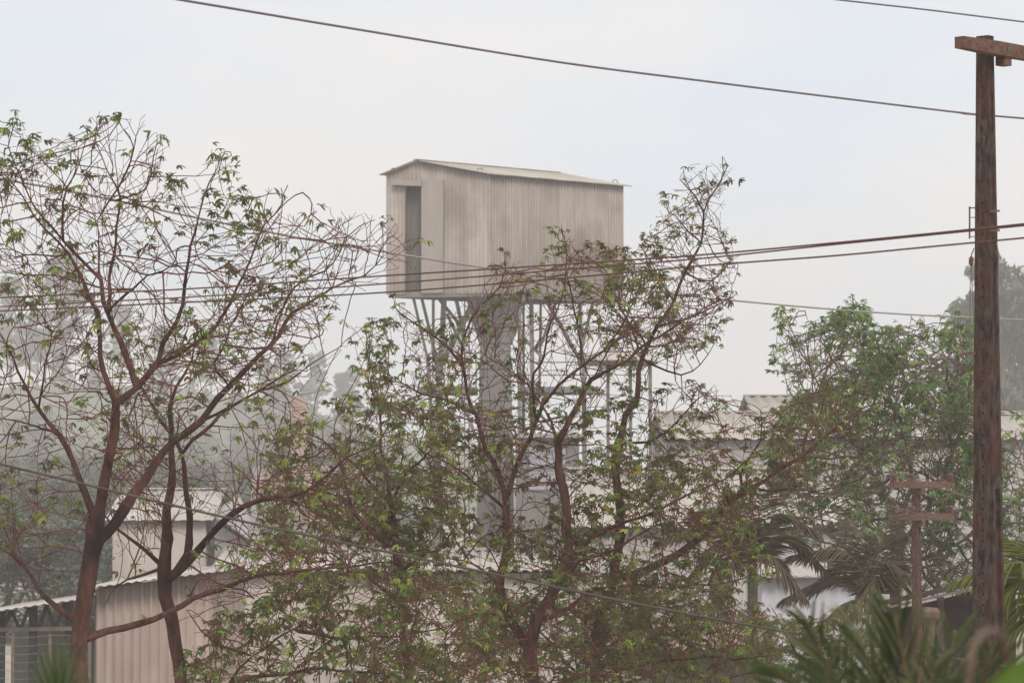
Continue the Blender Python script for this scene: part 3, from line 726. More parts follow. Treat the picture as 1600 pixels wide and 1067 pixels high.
    def inside(p):
        px = 800 + F * p[0] / p[1]; py = HZ - F * (p[2] - CAMZ) / p[1]
        return any(inpoly(np.array([px]), np.array([py]), q)[0] for q in polys)
    nb = len(pos); haskid = set(par)
    def shoot(k, d, L, order):
        st = .075 * tlen; n_ = max(2, int(L / st)); cur = k; side = 1; nxt = r.uniform(.1, .3) * tlen; run = 0.0; tol = r.uniform(0, .14)
        ax = np.cross(d, r.normal(0, 1, 3)); ax /= np.linalg.norm(ax) + 1e-9
        for q in range(n_):
            d = d + r.normal(0, .075, 3) + np.array((0, 0, .03)); d /= np.linalg.norm(d)
            p = pos[cur] + d * st
            if not inside(p):
                tol -= st
                if tol < 0: break
            pos.append(p); par.append(cur); rad.append(0.0); cur = len(pos) - 1; run += st
            if order < 3 and run > nxt and q < n_ - 1:
                nxt = run + r.uniform(.16, .34) * tlen / tw; side = -side
                a = ax * side + r.normal(0, .45, 3); a -= d * a.dot(d); a /= np.linalg.norm(a) + 1e-9
                an_ = r.uniform(.5, .95); sd_ = d * math.cos(an_) + a * math.sin(an_)
                d = d - a * .16; d /= np.linalg.norm(d)
                shoot(cur, sd_, max(.15 * tlen, (L - run) * r.uniform(.4, .75)), order + 1)
    for k in range(nb):
        if par[k] < 0 or (k < nl and rad[k] > .13): continue
        t_ = pos[k] - pos[par[k]]; t_ = t_ / (np.linalg.norm(t_) + 1e-9)
        if k not in haskid:
            for q in range(2):
                a = r.normal(0, 1, 3); v = t_ + a * .28; shoot(k, v / np.linalg.norm(v), r.uniform(.45, .95) * tlen, 1)
        elif r.random() < (.42 if k < nl else .30) * tw * (.35 if k < nl and rad[k] > .06 else 1):
            a = r.normal(0, 1, 3); a -= t_ * a.dot(t_); a[2] += .35; a /= np.linalg.norm(a)
            an_ = r.uniform(.55, 1.1); shoot(k, t_ * math.cos(an_) + a * math.sin(an_), r.uniform(.4, 1.15) * tlen, 1)
    n = len(pos); kids = [[] for _ in range(n)]
    for i, p in enumerate(par):
        if p >= 0: kids[p].append(i)
    acc = np.zeros(n); R_ = np.array(rad)
    for i in range(n - 1, -1, -1):
        if i >= nl:
            if not kids[i]: acc[i] = tip_r ** 2.3
            R_[i] = min(acc[i] ** (1 / 2.3), .045)
            if par[i] >= nl: acc[par[i]] += acc[i]
    for i in range(nl, n):
        if par[i] >= 0: R_[i] = min(R_[i], R_[par[i]] * .97 + .0003)
    return np.array(pos), par, R_, kids, nl
def tubes(pos, par, R_, kids, sel):
    """one tube mesh over chains of the chosen nodes"""
    V = []; Fq = []
    n = len(pos); sel_ = np.zeros(n, bool); sel_[sel] = True
    done = np.zeros(n, bool)
    for s in sel:
        p = par[s]
        # a chain starts where the parent is unselected, or this is not its parent's main child
        if done[s]: continue
        chain = [s]; done[s] = True; c = s
        while True:
            nxt = [k for k in kids[c] if sel_[k] and not done[k]]
            if not nxt: break
            c = max(nxt, key=lambda k: R_[k]); chain.append(c); done[c] = True
        pts = ([pos[p]] if p >= 0 else []) + [pos[i] for i in chain]
        rr = ([min(R_[chain[0]] * 1.05, R_[p])] if p >= 0 else []) + [R_[i] for i in chain]
        if len(pts) < 2: continue
        mr = max(rr); k = 10 if mr > .06 else (6 if mr > .02 else 4)
        pts = np.array(pts); rr = np.array(rr)
        if mr > .012:
            sq = np.arange(len(rr)); ph_ = len(V) * 1.3
            rr = rr * (1 + .09 * np.sin(sq * .9 + ph_) * np.sin(sq * .37 + ph_ * 2) + .05 * np.sin(sq * 2.1 + ph_))
        t = np.gradient(pts, axis=0); t /= (np.linalg.norm(t, axis=1)[:, None] + 1e-9)
        ref = np.array((.31, .9, .3)) if abs(t[0][2]) > .6 else np.array((.1, .2, 1.0))
        x = np.cross(t, ref); x /= (np.linalg.norm(x, axis=1)[:, None] + 1e-9); y = np.cross(t, x)
        ang = 2 * np.pi * np.arange(k) / k
        rg = pts[:, None, :] + (x[:, None, :] * np.cos(ang)[None, :, None] + y[:, None, :] * np.sin(ang)[None, :, None]) * rr[:, None, None]
        base = sum(len(q) for q in V) if False else tubes.off
        if mr > .012: rg = rg + (rg - pts[:, None, :]) * np.random.default_rng(len(V)).normal(0, .07, rg.shape[:2])[..., None]
        V.append(rg.reshape(-1, 3)); tubes.off += len(pts) * k
        i = np.arange(len(pts) - 1)[:, None]; j = np.arange(k)[None]; j2 = (j + 1) % k
        Fq.append(np.stack([base + i * k + j, base + i * k + j2, base + (i + 1) * k + j2, base + (i + 1) * k + j], -1).reshape(-1, 4))
    tubes.off = 0
    return np.concatenate(V), np.concatenate(Fq)
tubes.off = 0
# leaf sprays: templates of palmate leaves with drooping leaflets (all quads)
def spray_template(seed, nleaf, L=.085, wd=.03):
    r = np.random.default_rng(seed); V = []; Fq = []
    for a in range(nleaf):
        az = r.uniform(0, 2 * np.pi); el = r.uniform(-.1, .8); d = np.array((math.cos(az) * math.cos(el), math.sin(az) * math.cos(el), math.sin(el)))
        hub = d * r.uniform(.04, .10)
        nl = r.integers(4, 7)
        for k in range(nl):
            a2 = az + (k - (nl - 1) / 2) * r.uniform(.55, .8); dr = r.uniform(.1, .9)
            l = L * r.uniform(.75, 1.25) * (1.1 - .12 * abs(k - (nl - 1) / 2)); w_ = wd * r.uniform(.8, 1.2)
            h = np.array((math.cos(a2), math.sin(a2), 0)); s = np.array((-math.sin(a2), math.cos(a2), r.normal(0, .35)))
            def at(t): return hub + h * l * t * math.cos(dr * t) + np.array((0, 0, -l * t * math.sin(dr * (.3 + t))))
            b = len(V); fold = np.array((0, 0, -.006))
            V += [at(0), at(.4) - s * w_ * .5 + fold, at(.4) + s * w_ * .5 + fold, at(.75) - s * w_ * .36 + fold, at(.75) + s * w_ * .36 + fold, at(1.0), at(.42), at(.75)]
            Fq += [(b, b + 1, b + 3, b + 6), (b, b + 6, b + 4, b + 2), (b + 6, b + 3, b + 5, b + 7), (b + 6, b + 7, b + 5, b + 4)]
    return np.array(V), np.array(Fq)
TPL = [spray_template(100 + i, 2 + i % 4, .08, .0225) for i in range(9)]
TPL1 = [spray_template(150 + i, 1, .09, .026) for i in range(7)]
TPL_ME = {}
def vnoise(p, s, seed):
    q = p * s + seed * 17.3
    return (np.sin(q[:, 0] * 1.7 + np.sin(q[:, 2] * 2.3)) + np.sin(q[:, 2] * 1.9 + 1.3 * np.sin(q[:, 1] * 1.1 + q[:, 0])) + np.sin(q[:, 1] * 1.3 + q[:, 0] * .7)) / 3
def leaves(root, pts, leafset, weights, seed, scale=1.0, n_single=300, cam_sort=True):
    r = np.random.default_rng(seed); n = len(pts)
    ti = r.integers(0, len(TPL), n); mi = r.choice(len(weights), n, p=np.array(weights) / sum(weights))
    sc_ = scale * r.uniform(.6, 1.4, n); az = r.uniform(0, 2 * np.pi, n); tx = r.normal(0, .35, n); ty = r.normal(0, .35, n)
    order = np.argsort(pts[:, 1] + r.normal(0, .5, n)); single = set(order[:n_single].tolist())
    rl = root_loc(root); V = []; Fq = []; Mi = []; off = 0
    for i in range(n):
        E = Matrix.Rotation(az[i], 3, 'Z') @ Matrix.Rotation(tx[i], 3, 'X') @ Matrix.Rotation(ty[i], 3, 'Y')
        if i in single:
            q1_ = int(ti[i]) % len(TPL1); key = (q1_, leafset[mi[i]].name)
            if key not in TPL_ME: TPL_ME[key] = mesh_np('leaf', TPL1[q1_][0], TPL1[q1_][1], leafset[mi[i]])
            o = bpy.data.objects.new('leaf', TPL_ME[key]); o.location = Vector(pts[i] - rl); o.rotation_euler = E.to_euler(); o.scale = (sc_[i],) * 3; link(o, root)
        else:
            v, f = TPL[ti[i]]; m_ = np.array(E) * sc_[i]
            V.append(v @ m_.T + pts[i]); Fq.append(f + off); off += len(v); Mi.append(np.full(len(f), mi[i]))
    if V:
        o = obj('foliage', np.concatenate(V), np.concatenate(Fq), leafset, root, mi=np.concatenate(Mi)); o['kind'] = 'stuff'
def make_tree(name, label, limbs, D, regions, thick, leaf_p, leafset, weights, seed, group=None, up=.3, scale=1.0, top=None, kill=.30, step=.14, dens=.42, tw=1.0, tlen=1.0, shoot=1.0, bark='bark', twig='twig', inner=.0, clump=1.2, n_single=300, cat='tree', tip_r=.0028):
    pos, par, R_, kids, nl = grow(limbs, D, [(p_, int(n_2 * dens)) for p_, n_2 in regions], thick, seed=seed, up=up, kill=kill, step=step, tip_r=tip_r, tw=tw, tlen=tlen)
    b = pos[0]
    root = thing(name, label, cat, (b[0], b[1], ground_z(b[1])), group)
    v, f = tubes(pos, par, R_, kids, list(range(nl))); obj('trunk', v, f, M[bark], root, smooth=True)
    if len(pos) > nl:
        v, f = tubes(pos, par, R_, kids, list(range(nl, len(pos)))); o = obj('twigs', v, f, M[twig], root, smooth=True); o['kind'] = 'stuff'
    r = np.random.default_rng(seed + 50)
    tipi = np.array([i for i in range(len(pos)) if not kids[i]])
    tp = pos[tipi]
    def vert(q):
        if top is None: return 1.0
        py = HZ - (q[:, 2] - CAMZ) / D * F; return top + (1 - top) * np.clip((py - 560) / 260, 0, 1)
    pr = leaf_p * (1 + clump * vnoise(tp, 1.6, seed)) * vert(tp)
    cand = tp[r.random(len(tp)) < pr]
    if inner:
        ii = np.array([i for i in range(nl, len(pos)) if kids[i] and R_[i] < .012])
        q = pos[ii]; cand = np.concatenate([cand, q[r.random(len(q)) < inner * (1 + clump * vnoise(q, 1.6, seed)) * vert(q)]])
    if len(cand): leaves(root, cand, leafset, weights, seed + 9, scale, n_single)
    print(name, 'nodes', len(pos), 'leaves', len(cand))
    return root
WSP = [.5, .33, .16, .01]
make_tree('bare_tree', 'tall nearly bare red-dusted tree with wide crown at left edge',
  [([(121, 1067), (124, 1000), (136, 920), (148, 850), (148, 812)], 52, 40),
   ([(148, 815), (163, 762), (170, 722), (183, 668), (183, 630)], 30, 22),
   ([(150, 838), (163, 836), (212, 772), (257, 708), (316, 653), (355, 604), (420, 540), (457, 490), (520, 452), (570, 430), (600, 398)], 30, 6),
   ([(146, 812), (120, 742), (89, 683), (58, 640), (30, 578), (10, 535), (-10, 500)], 22, 8),
   ([(183, 630), (163, 580), (160, 530), (157, 492), (135, 440), (109, 400), (60, 335), (37, 306), (0, 262)], 17, 5),
   ([(183, 630), (217, 609), (210, 580), (199, 554), (180, 512), (160, 470), (154, 437), (118, 395), (101, 374), (101, 317), (124, 254), (135, 225)], 18, 4),
   ([(166, 492), (172, 440), (180, 400), (186, 340), (186, 291), (161, 242), (145, 205)], 11, 4),
   ([(157, 450), (152, 400), (150, 350)], 9, 4),
   ([(217, 609), (247, 570), (255, 540), (275, 510), (285, 480), (290, 430), (300, 404), (312, 340), (320, 310), (341, 261), (345, 240)], 16, 4),
   ([(247, 572), (300, 540), (356, 490), (386, 415), (412, 347), (440, 320), (450, 287)], 12, 3),
   ([(355, 604), (330, 560), (370, 470), (400, 440)], 8, 3),
   ([(420, 540), (450, 440), (500, 420), (540, 370), (590, 345)], 8, 3),
   ([(186, 291), (205, 250), (190, 200), (185, 180)], 6, 3), ([(186, 330), (230, 290), (245, 222)], 6, 3),
   ([(178, 500), (215, 440), (270, 418), (320, 395)], 9, 4),
   ([(316, 653), (380, 620), (450, 590), (505, 560), (530, 545)], 9, 3),
   ([(106, 985), (75, 935), (49, 900), (20, 865), (-5, 851), (-40, 835)], 20, 12),
   ([(138, 1007), (170, 985), (222, 970), (300, 938), (346, 920), (400, 900), (444, 893), (520, 889), (590, 878), (650, 862)], 22, 7),
   ([(89, 683), (40, 660), (-20, 655)], 8, 4), ([(58, 640), (60, 590), (75, 520), (95, 500)], 7, 3), ([(109, 400), (60, 400), (5, 385)], 6, 3), ([(101, 374), (60, 330), (10, 230), (25, 190)], 6, 3)],
  34, [([(-80, 240), (20, 185), (60, 230), (190, 175), (255, 215), (245, 300), (320, 225), (365, 250), (360, 310), (450, 285), (440, 345), (500, 330), (590, 340), (680, 385), (600, 440), (520, 480), (480, 560), (380, 640), (300, 600), (150, 560), (-60, 640)], 1750),
       ([(-60, 640), (150, 560), (300, 600), (330, 700), (240, 800), (150, 830), (100, 900), (-60, 900)], 500), ([(300, 850), (640, 840), (640, 900), (300, 950)], 120)], 1.5, .27, LEAF, [.3, .5, .2, .0], 11, inner=.009, scale=.9, clump=2.0, tw=1.0, dens=.24)
make_tree('forked_tree', 'dark forked tree with twin stems standing right of the bare tree',
  [([(284, 1067), (276, 1010), (269, 975), (257, 886), (260, 840)], 40, 30),
   ([(259, 845), (262, 797), (269, 713), (267, 663), (277, 604), (300, 560), (310, 510)], 27, 8),
   ([(276, 905), (292, 868), (297, 787), (284, 708), (247, 654), (207, 580), (195, 540)], 24, 7, ),
   ([(257, 890), (225, 858), (183, 831), (160, 800)], 16, 8),
   ([(272, 900), (310, 860), (346, 821), (405, 782), (474, 767), (540, 715), (600, 690)], 22, 5),
   ([(269, 720), (300, 690), (350, 650), (420, 600), (470, 560)], 12, 4), ([(346, 821), (420, 775), (500, 800), (560, 815)], 10, 4), ([(246, 893), (200, 905), (165, 940)], 10, 4)],
  37, [([(190, 540), (300, 500), (440, 560), (540, 545), (480, 640), (430, 760), (340, 800), (230, 880), (170, 860), (160, 650)], 420), ([(330, 800), (430, 740), (600, 690), (610, 880), (440, 940), (330, 960)], 420)], 1.2, .2, LEAF, [.4, .35, .25, .0], 21, inner=.014, clump=1.8)
make_tree('low_leafy_tree', 'low spreading leafy tree with a dark bent limb left of centre',
  [([(340, 1110), (356, 1067), (395, 1026), (459, 984), (507, 948), (560, 925)], 22, 8), ([(395, 1026), (330, 1000), (290, 960)], 10, 4), ([(459, 984), (560, 1000), (660, 985), (740, 960)], 12, 4), ([(507, 948), (540, 880), (570, 840)], 8, 3), ([(356, 1067), (480, 1050), (620, 1050)], 14, 5)],
  36, [([(300, 985), (400, 955), (480, 900), (620, 890), (760, 930), (790, 1090), (300, 1110)], 1500)], 1.3, .75, LEAF, [.45, .4, .15, 0], 31, inner=.075, cat='tree', clump=1.3)
make_tree('bushy_tree', 'bushy dusty green tree with a thin bare leader beside tower legs',
  [([(640, 1090), (630, 960), (618, 860), (611, 786)], 26, 16), ([(611, 786), (560, 735), (520, 700), (470, 680)], 11, 4), ([(611, 790), (640, 730), (690, 690)], 11, 4), ([(611, 786), (604, 730), (598, 680), (592, 641), (577, 617), (574, 560), (574, 520)], 10, 3),
   ([(618, 860), (560, 815), (547, 798), (540, 745), (520, 690)], 14, 5), ([(625, 900), (690, 850), (730, 800)], 12, 5), ([(630, 940), (540, 880), (470, 840)], 12, 5)],
  44, [([(420, 690), (500, 640), (600, 625), (700, 650), (740, 760), (730, 900), (640, 960), (440, 940), (400, 860)], 1150), ([(540, 510), (620, 495), (610, 560), (600, 640), (560, 640)], 70)], 1.5, .75, LEAF, [.42, .33, .24, .01], 41, inner=.08, clump=1.3, top=.7)
make_tree('central_tree', 'dusty many-forked tree standing directly before the tower',
  [([(829, 1090), (829, 1040), (827, 1016)], 40, 36),
   ([(827, 1016), (795, 961), (783, 915), (788, 853), (789, 800), (791, 780)], 24, 19),
   ([(829, 1018), (838, 970), (868, 920), (885, 872), (884, 803), (878, 750), (875, 710), (872, 690)], 32, 19),
   ([(791, 780), (770, 720), (743, 648), (725, 576), (733, 500), (775, 446), (790, 405)], 15, 3),
   ([(791, 780), (815, 702), (839, 651), (866, 612), (911, 570), (968, 519), (985, 480), (990, 440)], 15, 4),
   ([(725, 576), (685, 530), (634, 491), (616, 462)], 8, 3), ([(745, 655), (694, 620), (640, 605), (570, 590)], 8, 3),
   ([(872, 690), (890, 654), (911, 612), (938, 588), (980, 564), (1015, 530), (1070, 500), (1140, 470)], 15, 3),
   ([(839, 651), (833, 600), (843, 550), (860, 500), (885, 440), (880, 360)], 8, 3), ([(875, 690), (850, 640), (810, 590), (780, 560)], 9, 3),
   ([(911, 570), (900, 500), (890, 430), (900, 395)], 8, 3),
   ([(789, 800), (750, 760), (700, 720), (650, 700)], 10, 3),
   ([(868, 920), (906, 875), (964, 858), (1026, 824), (1080, 810)], 13, 4), ([(889, 872), (930, 840), (971, 820), (1040, 786), (1081, 765), (1129, 748), (1170, 715)], 14, 4),
   ([(845, 965), (889, 948), (933, 923), (1026, 917), (1129, 908), (1205, 898)], 13, 5), ([(783, 915), (740, 880), (690, 870)], 9, 4), ([(800, 970), (750, 960), (700, 980)], 10, 4)],
  40, [([(560, 585), (640, 600), (612, 460), (690, 540), (720, 470), (780, 400), (800, 395), (830, 440), (880, 350), (905, 395), (960, 375), (1000, 420), (1150, 460), (1120, 530), (1000, 580), (960, 640), (880, 690), (760, 720), (640, 700)], 1250),
       ([(650, 700), (880, 690), (970, 660), (1000, 760), (1180, 720), (1160, 830), (1210, 890), (1100, 925), (900, 960), (740, 960), (690, 860)], 1000), ([(720, 940), (1000, 940), (1010, 1090), (720, 1090)], 520)], 1.4, .62, LEAF, [.5, .34, .15, .01], 51, inner=.085, clump=1.4, top=.33, tw=.85, scale=.9, dens=.42)
make_tree('dark_trunk_tree', 'tall dark-trunked tree whose leafy top rises right of the cabin',
  [([(930, 1090), (930, 1040), (930, 992), (940, 961), (960, 906), (968, 837), (968, 786), (962, 740), (966, 690)], 38, 20),
   ([(966, 690), (980, 650), (997, 617), (1000, 581), (1009, 542), (1030, 509), (1051, 467), (1068, 425), (1090, 380), (1100, 335), (1110, 310), (1140, 262)], 17, 3),
   ([(1009, 542), (985, 510), (960, 490), (940, 470)], 7, 3), ([(1100, 335), (1085, 310), (1062, 280)], 5, 2.5), ([(1090, 385), (1075, 360), (1048, 330)], 5, 2.5), ([(1051, 467), (1020, 420), (1000, 385)], 6, 3),
   ([(1005, 560), (1060, 590), (1090, 570), (1115, 535)], 6, 3), ([(1068, 425), (1110, 440), (1150, 410)], 5, 2.5), ([(1030, 509), (1085, 490), (1140, 468)], 6, 3),
   ([(960, 906), (1010, 890), (1057, 868), (1102, 834), (1140, 782), (1164, 769), (1212, 738), (1254, 708), (1280, 690), (1320, 658), (1350, 640), (1385, 626)], 25, 6),
   ([(1254, 708), (1262, 675), (1285, 640), (1290, 600)], 7, 3), ([(1164, 769), (1155, 740), (1185, 690), (1190, 640)], 8, 3), ([(1185, 760), (1250, 764), (1310, 758), (1345, 740)], 8, 3),
   ([(930, 1055), (975, 1044), (1061, 1030), (1147, 1030), (1215, 1016)], 15, 5), ([(966, 700), (1010, 690), (1060, 660), (1095, 620)], 8, 3), ([(935, 985), (905, 960), (890, 940)], 8, 4)],
  42, [([(935, 465), (1000, 380), (1040, 320), (1062, 270), (1148, 255), (1125, 330), (1155, 400), (1148, 470), (1120, 540), (1060, 570), (1000, 620), (960, 560)], 420),
       ([(960, 640), (1060, 600), (1110, 600), (1170, 640), (1215, 640), (1290, 595), (1390, 615), (1340, 690), (1240, 760), (1150, 850), (1040, 860), (960, 800)], 900),
       ([(900, 900), (1060, 900), (1210, 960), (1220, 1020), (1080, 1090), (900, 1090)], 520)], 1.4, .66, LEAF, [.5, .36, .13, .01], 61, inner=.095, clump=1.3, top=.4, tw=.9, scale=.9, dens=.46)
for nm_, lb_, X0, X1, D_, sd_ in (('leafy_shrub', 'dense leafy shrub filling the gap left of the central trunk', 560, 830, 46, 81), ('leafy_shrub', 'dense leafy shrub between the central and dark trunks', 800, 1010, 47, 82), ('leafy_shrub', 'dense leafy shrub below the palm trunk at right of centre', 980, 1190, 47, 83), ('leafy_shrub', 'dense leafy shrub in front of the white store', 1185, 1370, 50, 84)):
    xm = (X0 + X1) / 2; q_ = (X1 - X0) / 2
    make_tree(nm_, lb_, [([(xm, 1110), (xm - 4, 1040), (xm + 6, 985)], 14, 6), ([(xm, 1060), (xm - q_ * .5, 1000), (xm - q_ * .8, 950)], 9, 3), ([(xm, 1070), (xm + q_ * .5, 1010), (xm + q_ * .85, 960)], 9, 3), ([(xm, 1090), (xm - q_ * .6, 1060), (xm - q_, 1040)], 8, 3), ([(xm, 1090), (xm + q_ * .6, 1060), (xm + q_, 1045)], 8, 3)],
      D_, [([(X0, 960 + 18 * (sd_ == 84)), (xm - q_ * .3, 915 + 50 * (sd_ == 84)), (xm + q_ * .2, 905 + 60 * (sd_ == 84)), (X1, 950), (X1 + 10, 1090), (X0 - 10, 1090)], 420)], 1.2, .7, LEAF, [.45, .38, .16, .01], sd_, inner=.07, clump=1.2, cat='shrub', group='leafy shrubs under the trees', n_single=150)
make_tree('green_tree', 'full green leafy tree behind the two utility poles',
  [([(1395, 1100), (1398, 1000), (1400, 900), (1405, 840)], 34, 26), ([(1405, 845), (1375, 760), (1330, 690), (1290, 620), (1250, 540), (1225, 500)], 15, 3), ([(1405, 840), (1420, 740), (1400, 640), (1350, 560), (1335, 490)], 15, 3),
   ([(1405, 850), (1470, 760), (1500, 680), (1510, 600), (1450, 520)], 15, 3), ([(1500, 690), (1560, 640), (1600, 660)], 9, 3), ([(1402, 880), (1480, 860), (1560, 800), (1620, 760)], 14, 4), ([(1375, 760), (1290, 770), (1240, 800)], 10, 4), ([(1400, 900), (1440, 930), (1500, 880), (1540, 860)], 13, 5), ([(1510, 600), (1500, 540), (1490, 495)], 6, 3)],
  64, [([(1212, 488), (1240, 478), (1250, 520), (1300, 500), (1330, 470), (1350, 475), (1375, 520), (1400, 510), (1440, 493), (1470, 530), (1495, 480), (1520, 500), (1540, 600), (1560, 690), (1480, 800), (1300, 800), (1215, 760), (1200, 700), (1235, 620), (1212, 580)], 1500),
       ([(1215, 760), (1300, 800), (1480, 800), (1560, 680), (1660, 660), (1660, 900), (1540, 930), (1300, 900), (1230, 850)], 620)], 2.4, .85, LEAF_G, [.45, .25, .285, .015], 71, inner=.085, scale=1.2, kill=.35, step=.2, dens=.5, tlen=1.5, bark='bark2', twig='bark2', clump=1.5, tip_r=.006)

# ------------------------------------------------------------------ far eucalyptus in the dust
def euc_mesh(seed, H):
    r = np.random.default_rng(seed); mb = MB()
    pts = [Vector((r.normal(0, .03 * H * t), r.normal(0, .03 * H * t), H * .9 * t)) for t in np.linspace(0, 1, 7)]
    mb.tube(pts, [.018 * H * (1 - .85 * t) for t in np.linspace(0, 1, 7)], 7)
    V = []; 
    for b in range(64):
        h = r.uniform(.25, 1.0); w_ = (.19 * math.sin(min(1, (1.08 - h) / .75) * math.pi * .6) + .035) * H
        a = r.uniform(0, 2 * np.pi); rr = w_ * math.sqrt(r.uniform(0.05, 1))
        c = np.array((rr * math.cos(a), rr * math.sin(a), h * H * .95)); s = np.array((1, 1, .8)) * H * r.uniform(.03, .06)
        mb.tube([pts[min(6, int(h * 5))], Vector(c)], [.004 * H, .001 * H], 4, cap=False)
        k = 120
        d = r.normal(0, 1, (k, 3)); d /= np.linalg.norm(d, axis=1)[:, None]; rad = r.uniform(.3, 1.1, k) ** .6
        p = c + d * rad[:, None] * s; 
        l = r.uniform(.012, .022, k) * H; az = r.uniform(0, 2 * np.pi, k); dro = r.normal(-.8, .5, k)
        h_ = np.stack([np.cos(az) * np.cos(dro), np.sin(az) * np.cos(dro), np.sin(dro)], 1) * l[:, None]
        s_ = np.stack([-np.sin(az), np.cos(az), r.normal(0, .4, k)], 1) * (l * .42)[:, None]
        V.append(np.stack([p - h_, p - s_, p + h_, p + s_], 1).reshape(-1, 3))
    V = np.concatenate(V); Fq = np.arange(len(V)).reshape(-1, 4)
    return mesh_np('trunk', mb.v, mb.f, M['bark2']), mesh_np('crown', V, Fq, M['euc'])
EUC = [euc_mesh(200 + i, 20.0) for i in range(4)]
def bush_mesh(seed, H):
    r = np.random.default_rng(seed); mb = MB(); V = []
    for a in range(5):
        az = a * 1.26; mb.tube([Vector((0, 0, 0)), Vector((.1 * H * math.cos(az), .1 * H * math.sin(az), .35 * H)), Vector((.2 * H * math.cos(az), .2 * H * math.sin(az), .7 * H))], [.016 * H, .01 * H, .003 * H], 5)
    for b in range(90):
        h = r.uniform(.03, 1); w_ = .42 * math.sqrt(max(.02, 1.04 - h ** 2)) * H; az = r.uniform(0, 6.283); rr = w_ * math.sqrt(r.uniform(.1, 1))
        c = np.array((rr * math.cos(az), rr * math.sin(az), h * H * .95)); k = 70
        p = c + r.normal(0, 1, (k, 3)) * H * r.uniform(.03, .055); l = r.uniform(.014, .026, k) * H; a2 = r.uniform(0, 6.283, k); dro = r.normal(-.4, .5, k)
        h_ = np.stack([np.cos(a2) * np.cos(dro), np.sin(a2) * np.cos(dro), np.sin(dro)], 1) * l[:, None]; s_ = np.stack([-np.sin(a2), np.cos(a2), r.normal(0, .4, k)], 1) * (l * .45)[:, None]
        V.append(np.stack([p - h_, p - s_, p + h_, p + s_], 1).reshape(-1, 3))
    V = np.concatenate(V); return mesh_np('trunk', mb.v, mb.f, M['bark2']), mesh_np('crown', V, np.arange(len(V)).reshape(-1, 4), M['euc'])
BUSH = [bush_mesh(220 + i, 20.0) for i in range(3)]
def hill_z(x, y): return 29 * math.exp(-((x + 105) / 105) ** 2 - ((y - 800) / 175) ** 2)
hv = [(x, y, hill_z(x, y) - .25) for y in np.linspace(440, 1200, 27) for x in np.linspace(-380, 170, 27)]
hf = [(j * 27 + i, j * 27 + i + 1, (j + 1) * 27 + i + 1, (j + 1) * 27 + i) for j in range(26) for i in range(26)]
M['scrub'] = mat('scrubby_hillside', (.10, .12, .07), (.17, .165, .11), .12, bump=.5, bscale=.6)
tag(obj('hill', hv, hf, M['scrub'], smooth=True), 'low dusty rise under the far trees', None, kind='structure')
def euc(px, py, D, k, label, group='eucalyptus trees fading into the dust', wide=1.0):
    if D > 400: D = D * 1.36
    t = P(px, py, D); zg = hill_z(t.x, D) - .4 if D > 300 else 0; s = (t.z - zg) / 19.8
    root = thing('eucalyptus_tree', label, 'tree', (t.x, D, zg), group)
    for me, nm in zip(BUSH[k % 3] if py > 625 else EUC[k], ('trunk', 'crown')):
        o = bpy.data.objects.new(nm, me); o.scale = (s * wide, s * wide, s); o.rotation_euler.z = (k * 1.7 + px * .01) % 6.28; link(o, root)
EL = [(18, 432, 585, 0, 1.0, 'faded eucalyptus at the left edge behind the bare tree'), (100, 388, 575, 1, 1.0, 'tallest faded eucalyptus, behind the crown of the bare tree'), (190, 470, 595, 2, 1.0, 'faded eucalyptus between the stems of the bare tree'),
      (255, 505, 585, 3, 1.1, 'faded eucalyptus behind the fork of the bare tree'), (330, 520, 600, 0, 1.1, 'faded eucalyptus above the plaster shed'), (415, 560, 590, 1, 1.1, 'faded eucalyptus right of the plaster shed'),
      (495, 548, 585, 2, 1.0, 'rightmost faded eucalyptus left of the tower'), (58, 480, 555, 3, 1.2, 'lower faded eucalyptus near the left edge'), (150, 560, 545, 0, 1.5, 'low broad faded tree behind the bare trunk'),
      (300, 590, 547, 1, 1.5, 'low broad faded tree above the shed roof'), (430, 640, 555, 3, 1.5, 'low broad faded tree near the brick kiln'), (20, 600, 540, 2, 1.6, 'low broad faded tree at the left edge'), (225, 600, 535, 2, 1.6, 'low broad faded tree behind the twin stems'),
      (1560, 398, 325, 1, .9, 'hazy eucalyptus behind the tall pole'), (1516, 455, 332, 3, .8, 'smaller hazy eucalyptus left of the tall pole'), (1600, 440, 328, 0, .9, 'hazy eucalyptus at the right edge'),
      (-10, 690, 425, 1, 1.8, 'dusty scrub tree low at the left edge'), (70, 705, 420, 3, 1.9, 'dusty scrub tree left of the bare trunk'), (140, 690, 430, 2, 1.8, 'dusty scrub tree behind the base of the bare trunk'), (215, 700, 425, 0, 1.9, 'dusty scrub tree behind the plaster shed left half'),
      (300, 695, 423, 1, 1.9, 'dusty scrub tree behind the plaster shed right half'), (385, 690, 430, 3, 1.9, 'dusty scrub tree behind the lean-to'), (470, 690, 425, 2, 1.9, 'dusty scrub tree behind the kiln chimney'), (555, 695, 427, 0, 1.8, 'dusty scrub tree just left of the tower legs'),
      (5, 806, 128, 0, 1.6, 'dusty scrub bush behind the open shed roof at left'), (75, 812, 126, 2, 1.6, 'dusty scrub bush behind the bare trunk, above the shed roof'), (140, 808, 140, 1, 1.6, 'dusty scrub bush left of the plaster shed wall')]
rw = np.random.default_rng(5)
ORD = ['first', 'second', 'third', 'fourth', 'fifth', 'sixth', 'seventh', 'eighth', 'ninth', 'tenth', 'eleventh', 'twelfth']
for i in range(12): EL.append((-40 + 56 * i + rw.uniform(-10, 10), rw.uniform(742, 770), 205 + rw.uniform(-8, 8), i % 3, 1.5, 'pale scrub bush, %s from the left edge in the nearest dusty row' % ORD[i]))
